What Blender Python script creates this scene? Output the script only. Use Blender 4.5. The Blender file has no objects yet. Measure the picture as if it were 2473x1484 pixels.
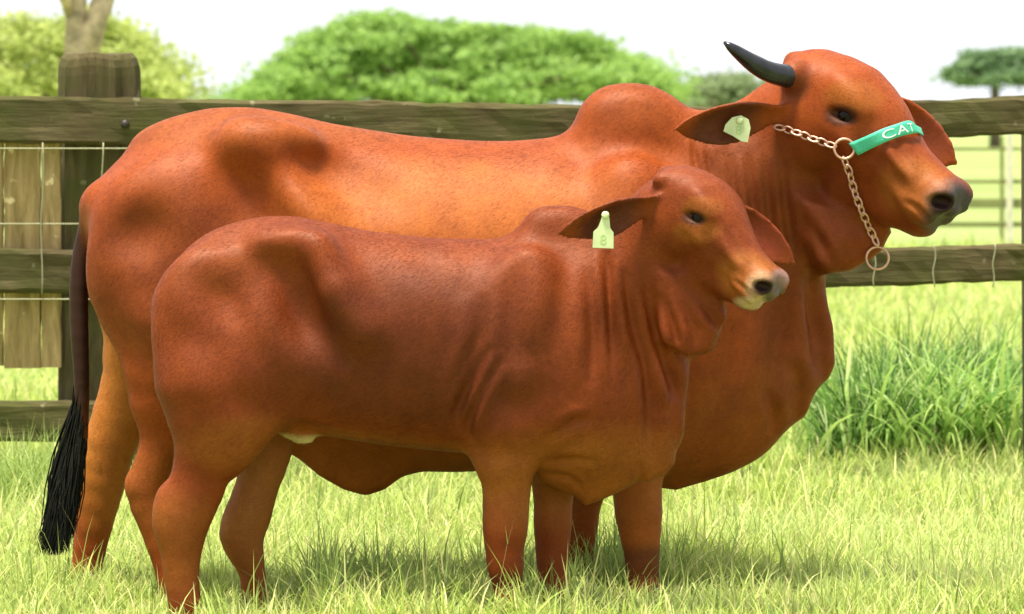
import bpy, bmesh, math, random
import numpy as np
from mathutils import Vector, Matrix

random.seed(7)
RNG = np.random.default_rng(11)
scene = bpy.context.scene
COL = scene.collection

# ------------------------------------------------------------------ camera
# picture units: the photograph as 2473 x 1484; horizon at row 300
FPX, PW, PH, HY, CAMH = 9600.0, 2473.0, 1484.0, 300.0, 1.45
cam_data = bpy.data.cameras.new('camera')
cam = bpy.data.objects.new('camera', cam_data)
COL.objects.link(cam)
cam.location = (0, 0, CAMH)
cam.rotation_euler = (math.radians(90), 0, 0)
cam_data.sensor_width = 36.0
cam_data.lens = 36.0 * FPX / PW
cam_data.shift_y = -(PH / 2 - HY) / PW
cam_data.clip_start = 0.5
cam_data.clip_end = 6000
cam_data.dof.use_dof = True
cam_data.dof.focus_distance = 11.6
cam_data.dof.aperture_fstop = 6.3
scene.camera = cam

# ------------------------------------------------------------------ sky, sun, exposure
SUN_EL, SUN_AZ = math.radians(76), math.radians(-48)     # azimuth: 0 = from straight behind the camera, negative = from the left
world = bpy.data.worlds.new('World')
scene.world = world
world.use_nodes = True
wn = world.node_tree
bg = wn.nodes['Background']
sky = wn.nodes.new('ShaderNodeTexSky')
sky.sky_type = 'NISHITA'
sky.sun_disc = False
sun_dir = Vector((math.cos(SUN_EL) * math.sin(SUN_AZ), -math.cos(SUN_EL) * math.cos(SUN_AZ), math.sin(SUN_EL)))
sky.sun_elevation = SUN_EL
sky.sun_rotation = math.atan2(sun_dir.x, sun_dir.y)
sky.air_density = 1.0
sky.dust_density = 1.5
sky.ozone_density = 1.0
# thin bright overcast: the clear sky is seen through a nearly closed white cloud sheet
tcw = wn.nodes.new('ShaderNodeTexCoord')
cl = wn.nodes.new('ShaderNodeTexNoise'); cl.inputs['Scale'].default_value = 2.2; cl.inputs['Detail'].default_value = 5.0
wn.links.new(tcw.outputs['Generated'], cl.inputs['Vector'])
cr = wn.nodes.new('ShaderNodeValToRGB')
cr.color_ramp.elements[0].position = 0.3; cr.color_ramp.elements[0].color = (0.80, 0.80, 0.80, 1)
cr.color_ramp.elements[1].position = 0.6; cr.color_ramp.elements[1].color = (0.97, 0.97, 0.97, 1)
wn.links.new(cl.outputs[0], cr.inputs[0])
cm = wn.nodes.new('ShaderNodeMix'); cm.data_type = 'RGBA'
wn.links.new(cr.outputs[0], cm.inputs[0])
wn.links.new(sky.outputs[0], cm.inputs[6])
cm.inputs[7].default_value = (4.2, 4.35, 4.6, 1)
wn.links.new(cm.outputs[2], bg.inputs[0])
bg.inputs[1].default_value = 0.12
sun_data = bpy.data.lights.new('sun', 'SUN')
sun = bpy.data.objects.new('sun', sun_data)
COL.objects.link(sun)
sun_data.energy = 4.2
sun_data.angle = math.radians(12.0)
sun_data.color = (1.0, 0.95, 0.86)
sun.rotation_euler = (-sun_dir).to_track_quat('-Z', 'Y').to_euler()
scene.view_settings.view_transform = 'Standard'
scene.view_settings.look = 'None'
scene.view_settings.gamma = 1.0
scene.view_settings.use_curve_mapping = False
scene.view_settings.exposure = 1.2
scene.cycles.max_bounces = 8
scene.cycles.transparent_max_bounces = 6

# ------------------------------------------------------------------ helpers
def W(px, py, d):
    """world point seen at picture position (px, py) at distance d"""
    return Vector(((px - PW / 2) * d / FPX, d, CAMH - (py - HY) * d / FPX))

def props(o, label=None, cat=None, group=None, kind=None):
    if label: o['label'] = label
    if cat: o['category'] = cat
    if group: o['group'] = group
    if kind: o['kind'] = kind
    return o

def link(o, parent=None):
    COL.objects.link(o)
    if parent is not None:
        o.parent = parent
        o.matrix_parent_inverse = Matrix.Translation(-Vector(parent.location))
    return o

def empty(name, loc, label, cat, group=None):
    o = bpy.data.objects.new(name, None)
    o.location = loc
    o.empty_display_size = 0.1
    COL.objects.link(o)
    return props(o, label, cat, group)

def mesh_obj(name, verts, faces, mat, parent=None, smooth=True):
    me = bpy.data.meshes.new(name)
    me.from_pydata([tuple(v) for v in verts], [], [tuple(f) for f in faces])
    me.update()
    if smooth:
        me.polygons.foreach_set('use_smooth', [True] * len(me.polygons))
    me.materials.append(mat)
    return link(bpy.data.objects.new(name, me), parent)

def np_mesh(name, verts, loops, sizes, mat, smooth=True):
    """fast mesh from flat arrays"""
    me = bpy.data.meshes.new(name)
    verts = np.asarray(verts, dtype=np.float32); loops = np.asarray(loops, dtype=np.int32); sizes = np.asarray(sizes, dtype=np.int32)
    me.vertices.add(len(verts)); me.vertices.foreach_set('co', verts.ravel())
    me.loops.add(len(loops)); me.loops.foreach_set('vertex_index', loops)
    me.polygons.add(len(sizes))
    starts = np.concatenate([[0], np.cumsum(sizes)[:-1]]).astype(np.int32)
    me.polygons.foreach_set('loop_start', starts)
    if smooth:
        me.polygons.foreach_set('use_smooth', np.ones(len(sizes), dtype=bool))
    me.update(calc_edges=True)
    me.validate()
    me.materials.append(mat)
    return me

def color_attr(me, name, rgb):
    a = me.attributes.new(name, 'FLOAT_COLOR', 'POINT')
    c = np.ones((len(rgb), 4), dtype=np.float32); c[:, :3] = rgb
    a.data.foreach_set('color', c.ravel())

def tube(pts, radii, n=10, cap=True, flat=1.0):
    """verts/faces of a tapered tube through pts"""
    pts = [Vector(p) for p in pts]
    V, F = [], []
    prev = None
    for i, p in enumerate(pts):
        t = (pts[min(i + 1, len(pts) - 1)] - pts[max(i - 1, 0)]).normalized()
        if prev is None:
            ref = Vector((0, 0, 1)) if abs(t.z) < 0.9 else Vector((0, 1, 0))
            a = t.cross(ref).normalized()
        else:
            a = (prev - t * prev.dot(t)).normalized()
        prev = a
        b = t.cross(a)
        for k in range(n):
            th = 2 * math.pi * k / n
            V.append(p + (a * math.cos(th) + b * math.sin(th) * flat) * radii[i])
    for i in range(len(pts) - 1):
        for k in range(n):
            F.append((i * n + k, i * n + (k + 1) % n, (i + 1) * n + (k + 1) % n, (i + 1) * n + k))
    if cap:
        F.append(tuple(range(n - 1, -1, -1)))
        F.append(tuple(range((len(pts) - 1) * n, len(pts) * n)))
    return V, F

def spline(P, n):
    """Catmull-Rom resample of points to n samples"""
    P = np.array(P, dtype=float)
    Q = np.vstack([2 * P[0] - P[1], P, 2 * P[-1] - P[-2]])
    out = []
    for u in np.linspace(0, len(P) - 1 - 1e-6, n):
        i = int(u); t = u - i
        p0, p1, p2, p3 = Q[i], Q[i + 1], Q[i + 2], Q[i + 3]
        out.append(0.5 * (2 * p1 + (p2 - p0) * t + (2 * p0 - 5 * p1 + 4 * p2 - p3) * t * t + (3 * p1 - p0 - 3 * p2 + p3) * t ** 3))
    return np.array(out)

# ------------------------------------------------------------------ materials
def new_mat(name):
    m = bpy.data.materials.new(name); m.use_nodes = True
    nt = m.node_tree
    return m, nt, nt.nodes['Principled BSDF'], nt.nodes['Material Output']

def N(nt, kind, **kw):
    n = nt.nodes.new(kind)
    for k, v in kw.items():
        if k.startswith('in_'):
            key = k[3:]
            n.inputs[int(key) if key.isdigit() else key].default_value = v
        else:
            setattr(n, k, v)
    return n

def mix_rgb(nt, fac, a, b, blend='MIX'):
    n = nt.nodes.new('ShaderNodeMix'); n.data_type = 'RGBA'; n.blend_type = blend
    for sock, v in ((n.inputs[0], fac), (n.inputs[6], a), (n.inputs[7], b)):
        if hasattr(v, 'is_linked') or hasattr(v, 'links'):
            nt.links.new(v, sock)
        else:
            sock.default_value = v if not isinstance(v, tuple) else (*v, 1.0)[:4]
    return n.outputs[2]

def ramp(nt, src, stops):
    r = nt.nodes.new('ShaderNodeValToRGB')
    el = r.color_ramp.elements
    while len(el) < len(stops): el.new(0.5)
    for e, (p, c) in zip(el, stops):
        e.position = p; e.color = (*c, 1.0)
    nt.links.new(src, r.inputs[0])
    return r.outputs[0]

def simple_mat(name, rgb, rough=0.6, metal=0.0, noise=0.12, scale=40.0, spec=0.4):
    m, nt, b, _ = new_mat(name)
    tc = N(nt, 'ShaderNodeTexCoord')
    nz = N(nt, 'ShaderNodeTexNoise', in_Scale=scale, in_Detail=4.0)
    nt.links.new(tc.outputs['Object'], nz.inputs['Vector'])
    c = ramp(nt, nz.outputs[0], [(0.3, tuple(x * (1 - noise) for x in rgb)), (0.7, tuple(min(1, x * (1 + noise)) for x in rgb))])
    nt.links.new(c, b.inputs['Base Color'])
    b.inputs['Roughness'].default_value = rough
    b.inputs['Metallic'].default_value = metal
    b.inputs['Specular IOR Level'].default_value = spec
    return m

def coat_mat(name):
    """short sleek hair: colour painted per point, hide tones with some light and shade, fine hair grain as relief"""
    m, nt, b, _ = new_mat(name)
    at = N(nt, 'ShaderNodeAttribute', attribute_name='coat')
    tc = N(nt, 'ShaderNodeTexCoord')
    mp = N(nt, 'ShaderNodeMapping'); mp.inputs['Scale'].default_value = (90, 90, 420); mp.inputs['Rotation'].default_value = (0, math.radians(60), 0)
    nt.links.new(tc.outputs['Object'], mp.inputs[0])
    hair = N(nt, 'ShaderNodeTexNoise', in_Scale=1.0, in_Detail=5.0, in_Roughness=0.65)
    nt.links.new(mp.outputs[0], hair.inputs['Vector'])
    big = N(nt, 'ShaderNodeTexNoise', in_Scale=11.0, in_Detail=6.0, in_Roughness=0.62)
    nt.links.new(tc.outputs['Object'], big.inputs['Vector'])
    v1 = ramp(nt, hair.outputs[0], [(0.25, (0.74, 0.70, 0.66)), (0.75, (1.22, 1.26, 1.3))])
    v2 = ramp(nt, big.outputs[0], [(0.3, (0.82, 0.76, 0.74)), (0.5, (1.0, 1.0, 1.0)), (0.7, (1.15, 1.2, 1.15))])
    c = mix_rgb(nt, 1.0, at.outputs['Color'], v1, 'MULTIPLY')
    c = mix_rgb(nt, 1.0, c, v2, 'MULTIPLY')
    nt.links.new(c, b.inputs['Base Color'])
    b.inputs['Roughness'].default_value = 0.56
    b.inputs['Specular IOR Level'].default_value = 0.36
    b.inputs['Specular Tint'].default_value = (1.0, 0.62, 0.45, 1)
    bp = N(nt, 'ShaderNodeBump', in_Strength=0.16, in_Distance=0.004)
    nt.links.new(hair.outputs[0], bp.inputs['Height'])
    nt.links.new(bp.outputs[0], b.inputs['Normal'])
    return m

def wood_mat(name, along='X', tint=(1, 1, 1), moss=0.75):
    m, nt, b, _ = new_mat(name)
    tc = N(nt, 'ShaderNodeTexCoord')
    mp = N(nt, 'ShaderNodeMapping')
    mp.inputs['Scale'].default_value = {'X': (2.0, 14, 26), 'Z': (16, 16, 2.0)}[along]
    nt.links.new(tc.outputs['Object'], mp.inputs[0])
    g = N(nt, 'ShaderNodeTexNoise', in_Scale=1.6, in_Detail=8.0, in_Roughness=0.7, in_Distortion=0.6)
    nt.links.new(mp.outputs[0], g.inputs['Vector'])
    s = lambda c: tuple(a * t for a, t in zip(c, tint))
    base = ramp(nt, g.outputs[0], [(0.25, s((0.04, 0.030, 0.010))), (0.5, s((0.088, 0.068, 0.027))), (0.8, s((0.16, 0.125, 0.062)))])
    pz = N(nt, 'ShaderNodeTexNoise', in_Scale=3.4, in_Detail=5.0, in_Roughness=0.6)
    nt.links.new(tc.outputs['Object'], pz.inputs['Vector'])
    pf = ramp(nt, pz.outputs[0], [(0.45, (0, 0, 0)), (0.68, (moss, moss, moss))])
    c = mix_rgb(nt, pf, base, s((0.062, 0.070, 0.013)))             # moss and algae
    lz = N(nt, 'ShaderNodeTexNoise', in_Scale=16.0, in_Detail=4.0)
    nt.links.new(tc.outputs['Object'], lz.inputs['Vector'])
    lf = ramp(nt, lz.outputs[0], [(0.66, (0, 0, 0)), (0.72, (0.55, 0.55, 0.55))])
    c = mix_rgb(nt, lf, c, s((0.26, 0.24, 0.13)))                 # pale lichen
    nt.links.new(c, b.inputs['Base Color'])
    b.inputs['Roughness'].default_value = 0.9
    b.inputs['Specular IOR Level'].default_value = 0.2
    bp = N(nt, 'ShaderNodeBump', in_Strength=0.7, in_Distance=0.012)
    nt.links.new(g.outputs[0], bp.inputs['Height'])
    nt.links.new(bp.outputs[0], b.inputs['Normal'])
    return m

def leaf_mat(name, attr='tint', trans=0.35, rough=0.55):
    m, nt, b, out = new_mat(name)
    at = N(nt, 'ShaderNodeAttribute', attribute_name=attr)
    nt.links.new(at.outputs['Color'], b.inputs['Base Color'])
    b.inputs['Roughness'].default_value = rough
    b.inputs['Specular IOR Level'].default_value = 0.3
    tr = N(nt, 'ShaderNodeBsdfTranslucent')
    nt.links.new(at.outputs['Color'], tr.inputs[0])
    mx = N(nt, 'ShaderNodeMixShader'); mx.inputs[0].default_value = trans
    nt.links.new(b.outputs[0], mx.inputs[1]); nt.links.new(tr.outputs[0], mx.inputs[2])
    nt.links.new(mx.outputs[0], out.inputs['Surface'])
    return m

M_COAT = coat_mat('reddish_brown_hide')
M_HORN = None
M_HOOF = simple_mat('hoof_horn', (0.035, 0.026, 0.02), 0.5, scale=60)
M_EYE = simple_mat('dark_eye', (0.008, 0.004, 0.003), 0.16, noise=0.3, spec=0.16)
M_HAIR = simple_mat('black_tail_hair', (0.010, 0.010, 0.007), 0.7, noise=0.4, scale=200, spec=0.15)
M_STEEL = simple_mat('worn_pale_steel', (0.62, 0.36, 0.25), 0.38, 0.55, scale=90)
M_GREEN = simple_mat('green_webbing', (0.06, 0.46, 0.28), 0.55, scale=120)
M_WHITE = simple_mat('white_print', (0.75, 0.8, 0.75), 0.6, scale=120)
M_TAG = simple_mat('pale_green_tag_plastic', (0.55, 0.62, 0.32), 0.45, scale=30)
M_TAGPRINT = simple_mat('tag_print', (0.40, 0.54, 0.20), 0.6, scale=30)
M_RAIL = wood_mat('weathered_rail_wood', 'X')
M_POST = wood_mat('weathered_post_wood', 'Z')
M_BOARD = wood_mat('pale_board_wood', 'Z', (4.6, 4.1, 4.3), 0.12)
M_WIRE = simple_mat('galvanised_wire', (0.34, 0.33, 0.19), 0.6, 0.2, scale=50)
M_FARPOST = simple_mat('pale_far_post', (0.62, 0.58, 0.42), 0.8, scale=12)
M_FARRAIL = simple_mat('far_green_rail', (0.20, 0.22, 0.07), 0.8, scale=12)
M_BARK = simple_mat('pale_bark', (0.42, 0.33, 0.19), 0.9, noise=0.45, scale=9)
M_DARKBARK = simple_mat('grey_bark', (0.16, 0.125, 0.08), 0.9, noise=0.4, scale=5)
M_LEAF = leaf_mat('tree_leaf', trans=0.55)
M_BLADE = leaf_mat('grass_blade', 'tint', 0.45, 0.5)

def horn_mat():
    m, nt, b, _ = new_mat('dark_horn')
    tc = N(nt, 'ShaderNodeTexCoord')
    nz = N(nt, 'ShaderNodeTexNoise', in_Scale=30.0, in_Detail=5.0)
    nt.links.new(tc.outputs['Object'], nz.inputs['Vector'])
    c = ramp(nt, nz.outputs[0], [(0.3, (0.006, 0.007, 0.009)), (0.8, (0.026, 0.024, 0.026))])
    nt.links.new(c, b.inputs['Base Color'])
    b.inputs['Roughness'].default_value = 0.24
    b.inputs['Specular IOR Level'].default_value = 0.45
    return m
M_HORN = horn_mat()

# ------------------------------------------------------------------ ground
def ground():
    m, nt, b, _ = new_mat('pasture_ground')
    tc = N(nt, 'ShaderNodeTexCoord')
    big = N(nt, 'ShaderNodeTexNoise', in_Scale=0.16, in_Detail=6.0, in_Roughness=0.6)
    fine = N(nt, 'ShaderNodeTexNoise', in_Scale=6.0, in_Detail=8.0, in_Roughness=0.75)
    for n in (big, fine): nt.links.new(tc.outputs['Object'], n.inputs['Vector'])
    c1 = ramp(nt, big.outputs[0], [(0.3, (0.20, 0.28, 0.075)), (0.5, (0.28, 0.345, 0.115)), (0.7, (0.35, 0.39, 0.165))])
    c2 = ramp(nt, fine.outputs[0], [(0.3, (0.6, 0.62, 0.55)), (0.7, (1.15, 1.12, 1.1))])
    nt.links.new(mix_rgb(nt, 1.0, c1, c2, 'MULTIPLY'), b.inputs['Base Color'])
    b.inputs['Roughness'].default_value = 0.95
    b.inputs['Specular IOR Level'].default_value = 0.1
    bp = N(nt, 'ShaderNodeBump', in_Strength=0.6, in_Distance=0.08)
    nt.links.new(fine.outputs[0], bp.inputs['Height']); nt.links.new(bp.outputs[0], b.inputs['Normal'])
    V = [(-3000, -60, 0), (3000, -60, 0), (3000, 5000, 0), (-3000, 5000, 0)]
    o = mesh_obj('ground', V, [(0, 1, 2, 3)], m, smooth=False)
    props(o, kind='structure')
ground()

# ------------------------------------------------------------------ implicit body modelling (numpy)
def smin(a, b, k):
    h = np.clip(0.5 + 0.5 * (b - a) / k, 0, 1)
    return b + (a - b) * h - k * h * (1 - h)

class Body:
    """smooth blend of shapes; local units are picture units at the animal's own distance: x right, y away, z = row (down)"""
    def __init__(s, D):
        s.D = D; s.S = FPX / D; s.ops = []; s.folds = []
    def A(s, p):
        px, py, y = p
        k = (s.D + y / s.S) / s.D
        return np.array([PW / 2 + (px - PW / 2) * k, y, HY + (py - HY) * k])
    def add(s, fn, lo, hi, k=30.0, op='u', pad=90.0):
        s.ops.append((fn, np.array(lo) - pad, np.array(hi) + pad, k, op))
    # --- shapes
    def ell(s, c, r, k=30, op='u', R=None, raw=False):
        c = np.array(c, float) if raw else s.A(c)
        r = np.array(r, float)
        if not raw: r = r[[0, 2, 1]]                          # given as x, row, depth
        Rm = np.eye(3) if R is None else np.array(R)          # rows: local axes
        def fn(P):
            q = (P - c) @ Rm.T
            k0 = np.sqrt(((q / r) ** 2).sum(1)) + 1e-9
            k1 = np.sqrt(((q / (r * r)) ** 2).sum(1)) + 1e-9
            return k0 * (k0 - 1) / k1
        m = r.max()
        s.add(fn, c - m, c + m, k, op)
    def chain(s, pts, k=30, sy=1.0, kin=18, op='u', raw=False):
        Q = [(np.array(p[:3], float) if raw else s.A(p[:3]), p[3]) for p in pts]
        if len(Q) > 3:                                            # smooth run of short segments
            R4 = spline([[*q[0], q[1]] for q in Q], 2 * len(Q) - 1)
            Q = [(v[:3], v[3]) for v in R4]; kin = min(kin, 4)
        segs = list(zip(Q[:-1], Q[1:]))
        def fn(P):
            d = None
            for (a, ra), (b, rb) in segs:
                ba = b - a
                w = np.array([1.0, 1e-4 if sy != 1 else 1.0, 1.0])
                t = np.clip(((P - a) * ba * w).sum(1) / ((ba * ba * w).sum()), 0, 1)
                e = P - a - t[:, None] * ba
                e[:, 1] /= sy
                dd = (np.sqrt((e * e).sum(1)) - (ra + t * (rb - ra))) * min(1.0, (1 + sy) / 2)
                d = dd if d is None else smin(d, dd, kin)
            return d
        C = np.array([q[0] for q in Q]); R = max(q[1] for q in Q)
        s.add(fn, C.min(0) - R, C.max(0) + R, k, op)
    def poly(s, pts, y0, T, R, k=40, op='u', bulge=None):
        """flat-ish plate with rounded rim, outline in the x-row plane"""
        pt = np.array([s.A((x, z, y0))[[0, 2]] for x, z in pts])
        y0_ = y0
        def fn(P):
            p = P[:, [0, 2]]
            d = ((p - pt[0]) ** 2).sum(1); sg = np.ones(len(p))
            n = len(pt)
            for i in range(n):
                j = i - 1
                e = pt[j] - pt[i]; w = p - pt[i]
                b = w - e * np.clip((w @ e) / (e @ e), 0, 1)[:, None]
                d = np.minimum(d, (b * b).sum(1))
                c1 = p[:, 1] >= pt[i][1]; c2 = p[:, 1] < pt[j][1]; c3 = e[0] * w[:, 1] > e[1] * w[:, 0]
                flip = (c1 & c2 & c3) | (~c1 & ~c2 & ~c3)
                sg = np.where(flip, -sg, sg)
            d2 = sg * np.sqrt(d)
            inside = np.clip(-d2, 0, 400)
            Th = T + (0 if bulge is None else bulge * np.clip(inside / 150.0, 0, 1) ** 0.7)
            qx = d2 + R; qy = np.abs(P[:, 1] - y0_) - Th
            return np.sqrt(np.maximum(qx, 0) ** 2 + np.maximum(qy, 0) ** 2) + np.minimum(np.maximum(qx, qy), 0) - R
        lo = np.array([pt[:, 0].min(), y0 - T - R - (bulge or 0), pt[:, 1].min()]); hi = np.array([pt[:, 0].max(), y0 + T + R + (bulge or 0), pt[:, 1].max()])
        s.add(fn, lo, hi, k, op)
    def loft(s, st, frame=None, k=30, pu=1.9, pl=2.3, cfrac=0.55):
        """st rows: position along axis, top, bottom, half width.  frame None: along picture x, up = -row"""
        st = np.array(st, float)
        xs = st[:, 0]
        dense = np.linspace(xs[0], xs[-1], 200)
        # smooth monotone-ish resampling
        def sm(v):
            y = np.interp(dense, xs, v)
            ker = np.hanning(15); ker /= ker.sum()
            yp = np.concatenate([np.full(7, y[0]), y, np.full(7, y[-1])])
            return np.convolve(yp, ker, 'valid')
        top, bot, hw = sm(st[:, 1]), sm(st[:, 2]), sm(st[:, 3])
        def fn(P):
            if frame is None:
                a, u, n = P[:, 0], -P[:, 2], P[:, 1]
                T, B = -top, -bot
            else:
                O, fa, fu, fn_ = frame
                q = P - O
                a, u, n = q @ fa, q @ fu, q @ fn_
                T, B = top, bot
            ac = np.clip(a, xs[0], xs[-1])
            t = np.interp(ac, dense, T); b = np.interp(ac, dense, B); w = np.interp(ac, dense, hw)
            c = b + (t - b) * cfrac
            up = u > c
            h = np.where(up, t - c, c - b)
            p = np.where(up, pu, pl)
            ay = np.abs(n) / w; az = np.abs(u - c) / h
            g = (ay ** p + az ** p + 1e-12) ** (1 / p)
            gr = np.sqrt((g ** (1 - p) * (ay + 1e-9) ** (p - 1) / w) ** 2 + (g ** (1 - p) * (az + 1e-9) ** (p - 1) / h) ** 2) + 1e-9
            d = (g - 1) / gr
            d = np.maximum(d, -np.minimum(w, h))
            ex = np.abs(a - ac)
            return np.where(ex > 0, np.sqrt(np.maximum(d + 14, 0) ** 2 + ex ** 2) - 14, d)
        if frame is None:
            lo = [xs[0], -st[:, 3].max(), st[:, 1].min()]; hi = [xs[-1], st[:, 3].max(), st[:, 2].max()]
        else:
            L = max(abs(xs[0]), abs(xs[-1])) + 60
            lo = frame[0] - L; hi = frame[0] + L
        s.add(fn, lo, hi, k)
    def ear(s, root, tip, wdir, width, cup, k=16, r=6.5):
        root = root if isinstance(root, np.ndarray) else s.A(root); tip = s.A(tip)
        L = np.linalg.norm(tip - root); e1 = (tip - root) / L
        wd = np.array(wdir, float); e2 = wd - e1 * (wd @ e1); e2 /= np.linalg.norm(e2)
        e3 = np.cross(e1, e2)
        if e3[1] > 0: e3 = -e3                                   # cup opens towards -e3... concave side faces the camera
        ss = np.array([0, .1, .25, .42, .6, .75, .90, .97, 1.0]); ww = np.array([.42, .5, .78, 1.0, .98, .82, .52, .24, .04])
        def fn(P):
            q = P - root
            a = q @ e1 / L; t = q @ e2; h = q @ e3
            w = np.interp(np.clip(a, 0, 1), ss, ww) * width
            dt = np.maximum(np.abs(t) - np.maximum(w - r, 1), 0)
            ds = np.maximum(-a, 0) * L + np.maximum(a - 1, 0) * L
            hh = h - cup * (np.clip(np.abs(t) / width, 0, 1.2) ** 2) * width - 0.10 * L * np.clip(a, 0, 1) ** 2
            return np.sqrt(dt ** 2 + ds ** 2 + hh ** 2) - r
        C = np.array([root, tip])
        s.add(fn, C.min(0) - width * 1.2, C.max(0) + width * 1.2, k)
        return (root, e1, e2, e3, L)
    def groove(s, pts, depth, width, yside=-1, y_lo=-900, y_hi=0):
        """a fold line pressed into the near side: outline points (x, row)"""
        pt = np.array(spline([(x, z) for x, z in pts], 14))
        def fn(P, d):
            p = P[:, [0, 2]]
            m = np.full(len(p), 1e9); par = np.zeros(len(p))
            for i in range(len(pt) - 1):
                e = pt[i + 1] - pt[i]; w = p - pt[i]
                tt = np.clip((w @ e) / (e @ e), 0, 1)
                b = w - e * tt[:, None]
                q = (b * b).sum(1)
                par = np.where(q < m, (i + tt) / (len(pt) - 1), par)
                m = np.minimum(m, q)
            dist = np.sqrt(m)
            g = depth * np.sin(np.pi * np.clip(par, 0, 1)) ** 0.8 * (np.exp(-(dist / width) ** 2) - 0.55 * np.exp(-((dist - 2.1 * width) / (1.1 * width)) ** 2))
            ok = (P[:, 1] < y_hi) & (P[:, 1] > y_lo)
            return d + np.where(ok, g, 0)
        lo = np.array([pt[:, 0].min(), y_lo, pt[:, 1].min()]); hi = np.array([pt[:, 0].max(), y_hi, pt[:, 1].max()])
        s.folds.append((fn, lo - 5 * width, hi + 5 * width))
    # --- evaluation
    def f(s, P):
        d = np.full(len(P), 1e4)
        for fn, lo, hi, k, op in s.ops:
            m = np.all((P > lo) & (P < hi), axis=1)
            if not m.any(): continue
            Q = P[m]
            if op == 'u':
                d[m] = np.where(d[m] > 5e3, fn(Q), smin(d[m], fn(Q), k))
            elif op == 's':
                d[m] = -smin(-d[m], fn(Q), k)
            else:
                d[m] = fn(Q, d[m])
        return d
    def mesh(s, lo, hi, vox, soft):
        lo = np.array(lo, float); hi = np.array(hi, float)
        B = 4
        nb = np.ceil((hi - lo) / (vox * B)).astype(int)
        n = nb * B
        ci = np.stack(np.meshgrid(*[np.arange(k) for k in nb], indexing='ij'), -1).reshape(-1, 3)
        cp = lo + (ci * B + (B - 1) / 2) * vox
        cd = s.f(cp)
        F = np.repeat(np.repeat(np.repeat(np.where(cd > 0, 50.0, -50.0).reshape(nb).astype(np.float32), B, 0), B, 1), B, 2)
        act = np.abs(cd) < vox * B * 2.2
        ai = ci[act]
        off = np.stack(np.meshgrid(*[np.arange(B)] * 3, indexing='ij'), -1).reshape(-1, 3)
        for c in range(0, len(ai), 20000):
            gi = (ai[c:c + 20000, None, :] * B + off[None]).reshape(-1, 3)
            F[gi[:, 0], gi[:, 1], gi[:, 2]] = s.f(lo + gi * vox)
        # surface nets
        S = F < 0
        m = n - 1
        cnt = np.zeros(m, np.int8)
        corners = [(i, j, k) for i in (0, 1) for j in (0, 1) for k in (0, 1)]
        for i, j, k in corners:
            cnt += S[i:i + m[0], j:j + m[1], k:k + m[2]]
        cells = np.argwhere((cnt > 0) & (cnt < 8))
        idx = np.full(m, -1, np.int32); idx[tuple(cells.T)] = np.arange(len(cells))
        vals = np.stack([F[cells[:, 0] + i, cells[:, 1] + j, cells[:, 2] + k] for i, j, k in corners], 1)
        acc = np.zeros((len(cells), 3)); num = np.zeros(len(cells))
        ca = np.array(corners, float)
        for p in range(8):
            for q in range(p + 1, 8):
                if np.abs(ca[p] - ca[q]).sum() != 1: continue
                a, b = vals[:, p], vals[:, q]
                x = (a < 0) != (b < 0)
                t = np.where(x, a / np.where(x, a - b, 1), 0)
                acc += np.where(x[:, None], ca[p] + t[:, None] * (ca[q] - ca[p]), 0); num += x
        V = lo + (cells + acc / num[:, None]) * vox
        quads = []
        for ax in range(3):
            o1, o2 = (ax + 1) % 3, (ax + 2) % 3
            sl0 = [slice(None)] * 3; sl1 = [slice(None)] * 3
            sl0[ax] = slice(0, -1); sl1[ax] = slice(1, None)
            ch = S[tuple(sl0)] != S[tuple(sl1)]
            e = np.argwhere(ch)
            e = e[(e[:, o1] > 0) & (e[:, o2] > 0) & (e[:, o1] < m[o1]) & (e[:, o2] < m[o2]) & (e[:, ax] < m[ax])]
            ins = S[tuple(e.T)]
            def cell(d1, d2):
                c = e.copy(); c[:, o1] -= d1; c[:, o2] -= d2
                return idx[tuple(c.T)]
            q = np.stack([cell(1, 1), cell(0, 1), cell(0, 0), cell(1, 0)], 1)
            q[~ins] = q[~ins][:, ::-1]
            quads.append(q)
        Q = np.concatenate(quads)
        Q = Q[(Q >= 0).all(1)]
        # pull points on to the true surface
        for _ in range(2):
            h = 1.2
            d = s.f(V)
            G = np.stack([(s.f(V + h * np.eye(3)[a]) - s.f(V - h * np.eye(3)[a])) / (2 * h) for a in range(3)], 1)
            g2 = (G * G).sum(1) + 1e-3
            step = np.clip(d / g2, -vox, vox)[:, None] * G
            ln = np.linalg.norm(step, axis=1, keepdims=True)
            V = V - step * np.minimum(1, 0.7 * vox / (ln + 1e-9)) * 0.9
        # keep the largest connected piece
        par = np.arange(len(V))
        ed = np.concatenate([Q[:, [0, 1]], Q[:, [1, 2]], Q[:, [2, 3]]])
        for _ in range(400):
            mn = np.minimum(par[ed[:, 0]], par[ed[:, 1]])
            new = par.copy()
            np.minimum.at(new, ed[:, 0], mn); np.minimum.at(new, ed[:, 1], mn)
            new = new[new]
            if (new == par).all(): break
            par = new
        lab, ct = np.unique(par, return_counts=True)
        keep = par == lab[ct.argmax()]
        mp = np.cumsum(keep) - 1
        Q = mp[Q[keep[Q[:, 0]]]]
        V = V[keep]
        # flesh is soft: even out the blends (less on the head and ears), then press in the folds
        ed = np.concatenate([Q[:, [0, 1]], Q[:, [1, 2]], Q[:, [2, 3]], Q[:, [3, 0]]])
        ed = np.concatenate([ed, ed[:, ::-1]])
        cnt_ = np.bincount(ed[:, 0], minlength=len(V))[:, None]
        def relax(V, w, its):
            for _ in range(its):
                sm = np.stack([np.bincount(ed[:, 0], V[ed[:, 1], a], len(V)) for a in range(3)], 1) / cnt_
                V = V + 0.5 * w[:, None] * (sm - V)
            return V
        V = relax(V, soft(V), 44)
        nrm = np.zeros_like(V)
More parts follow.
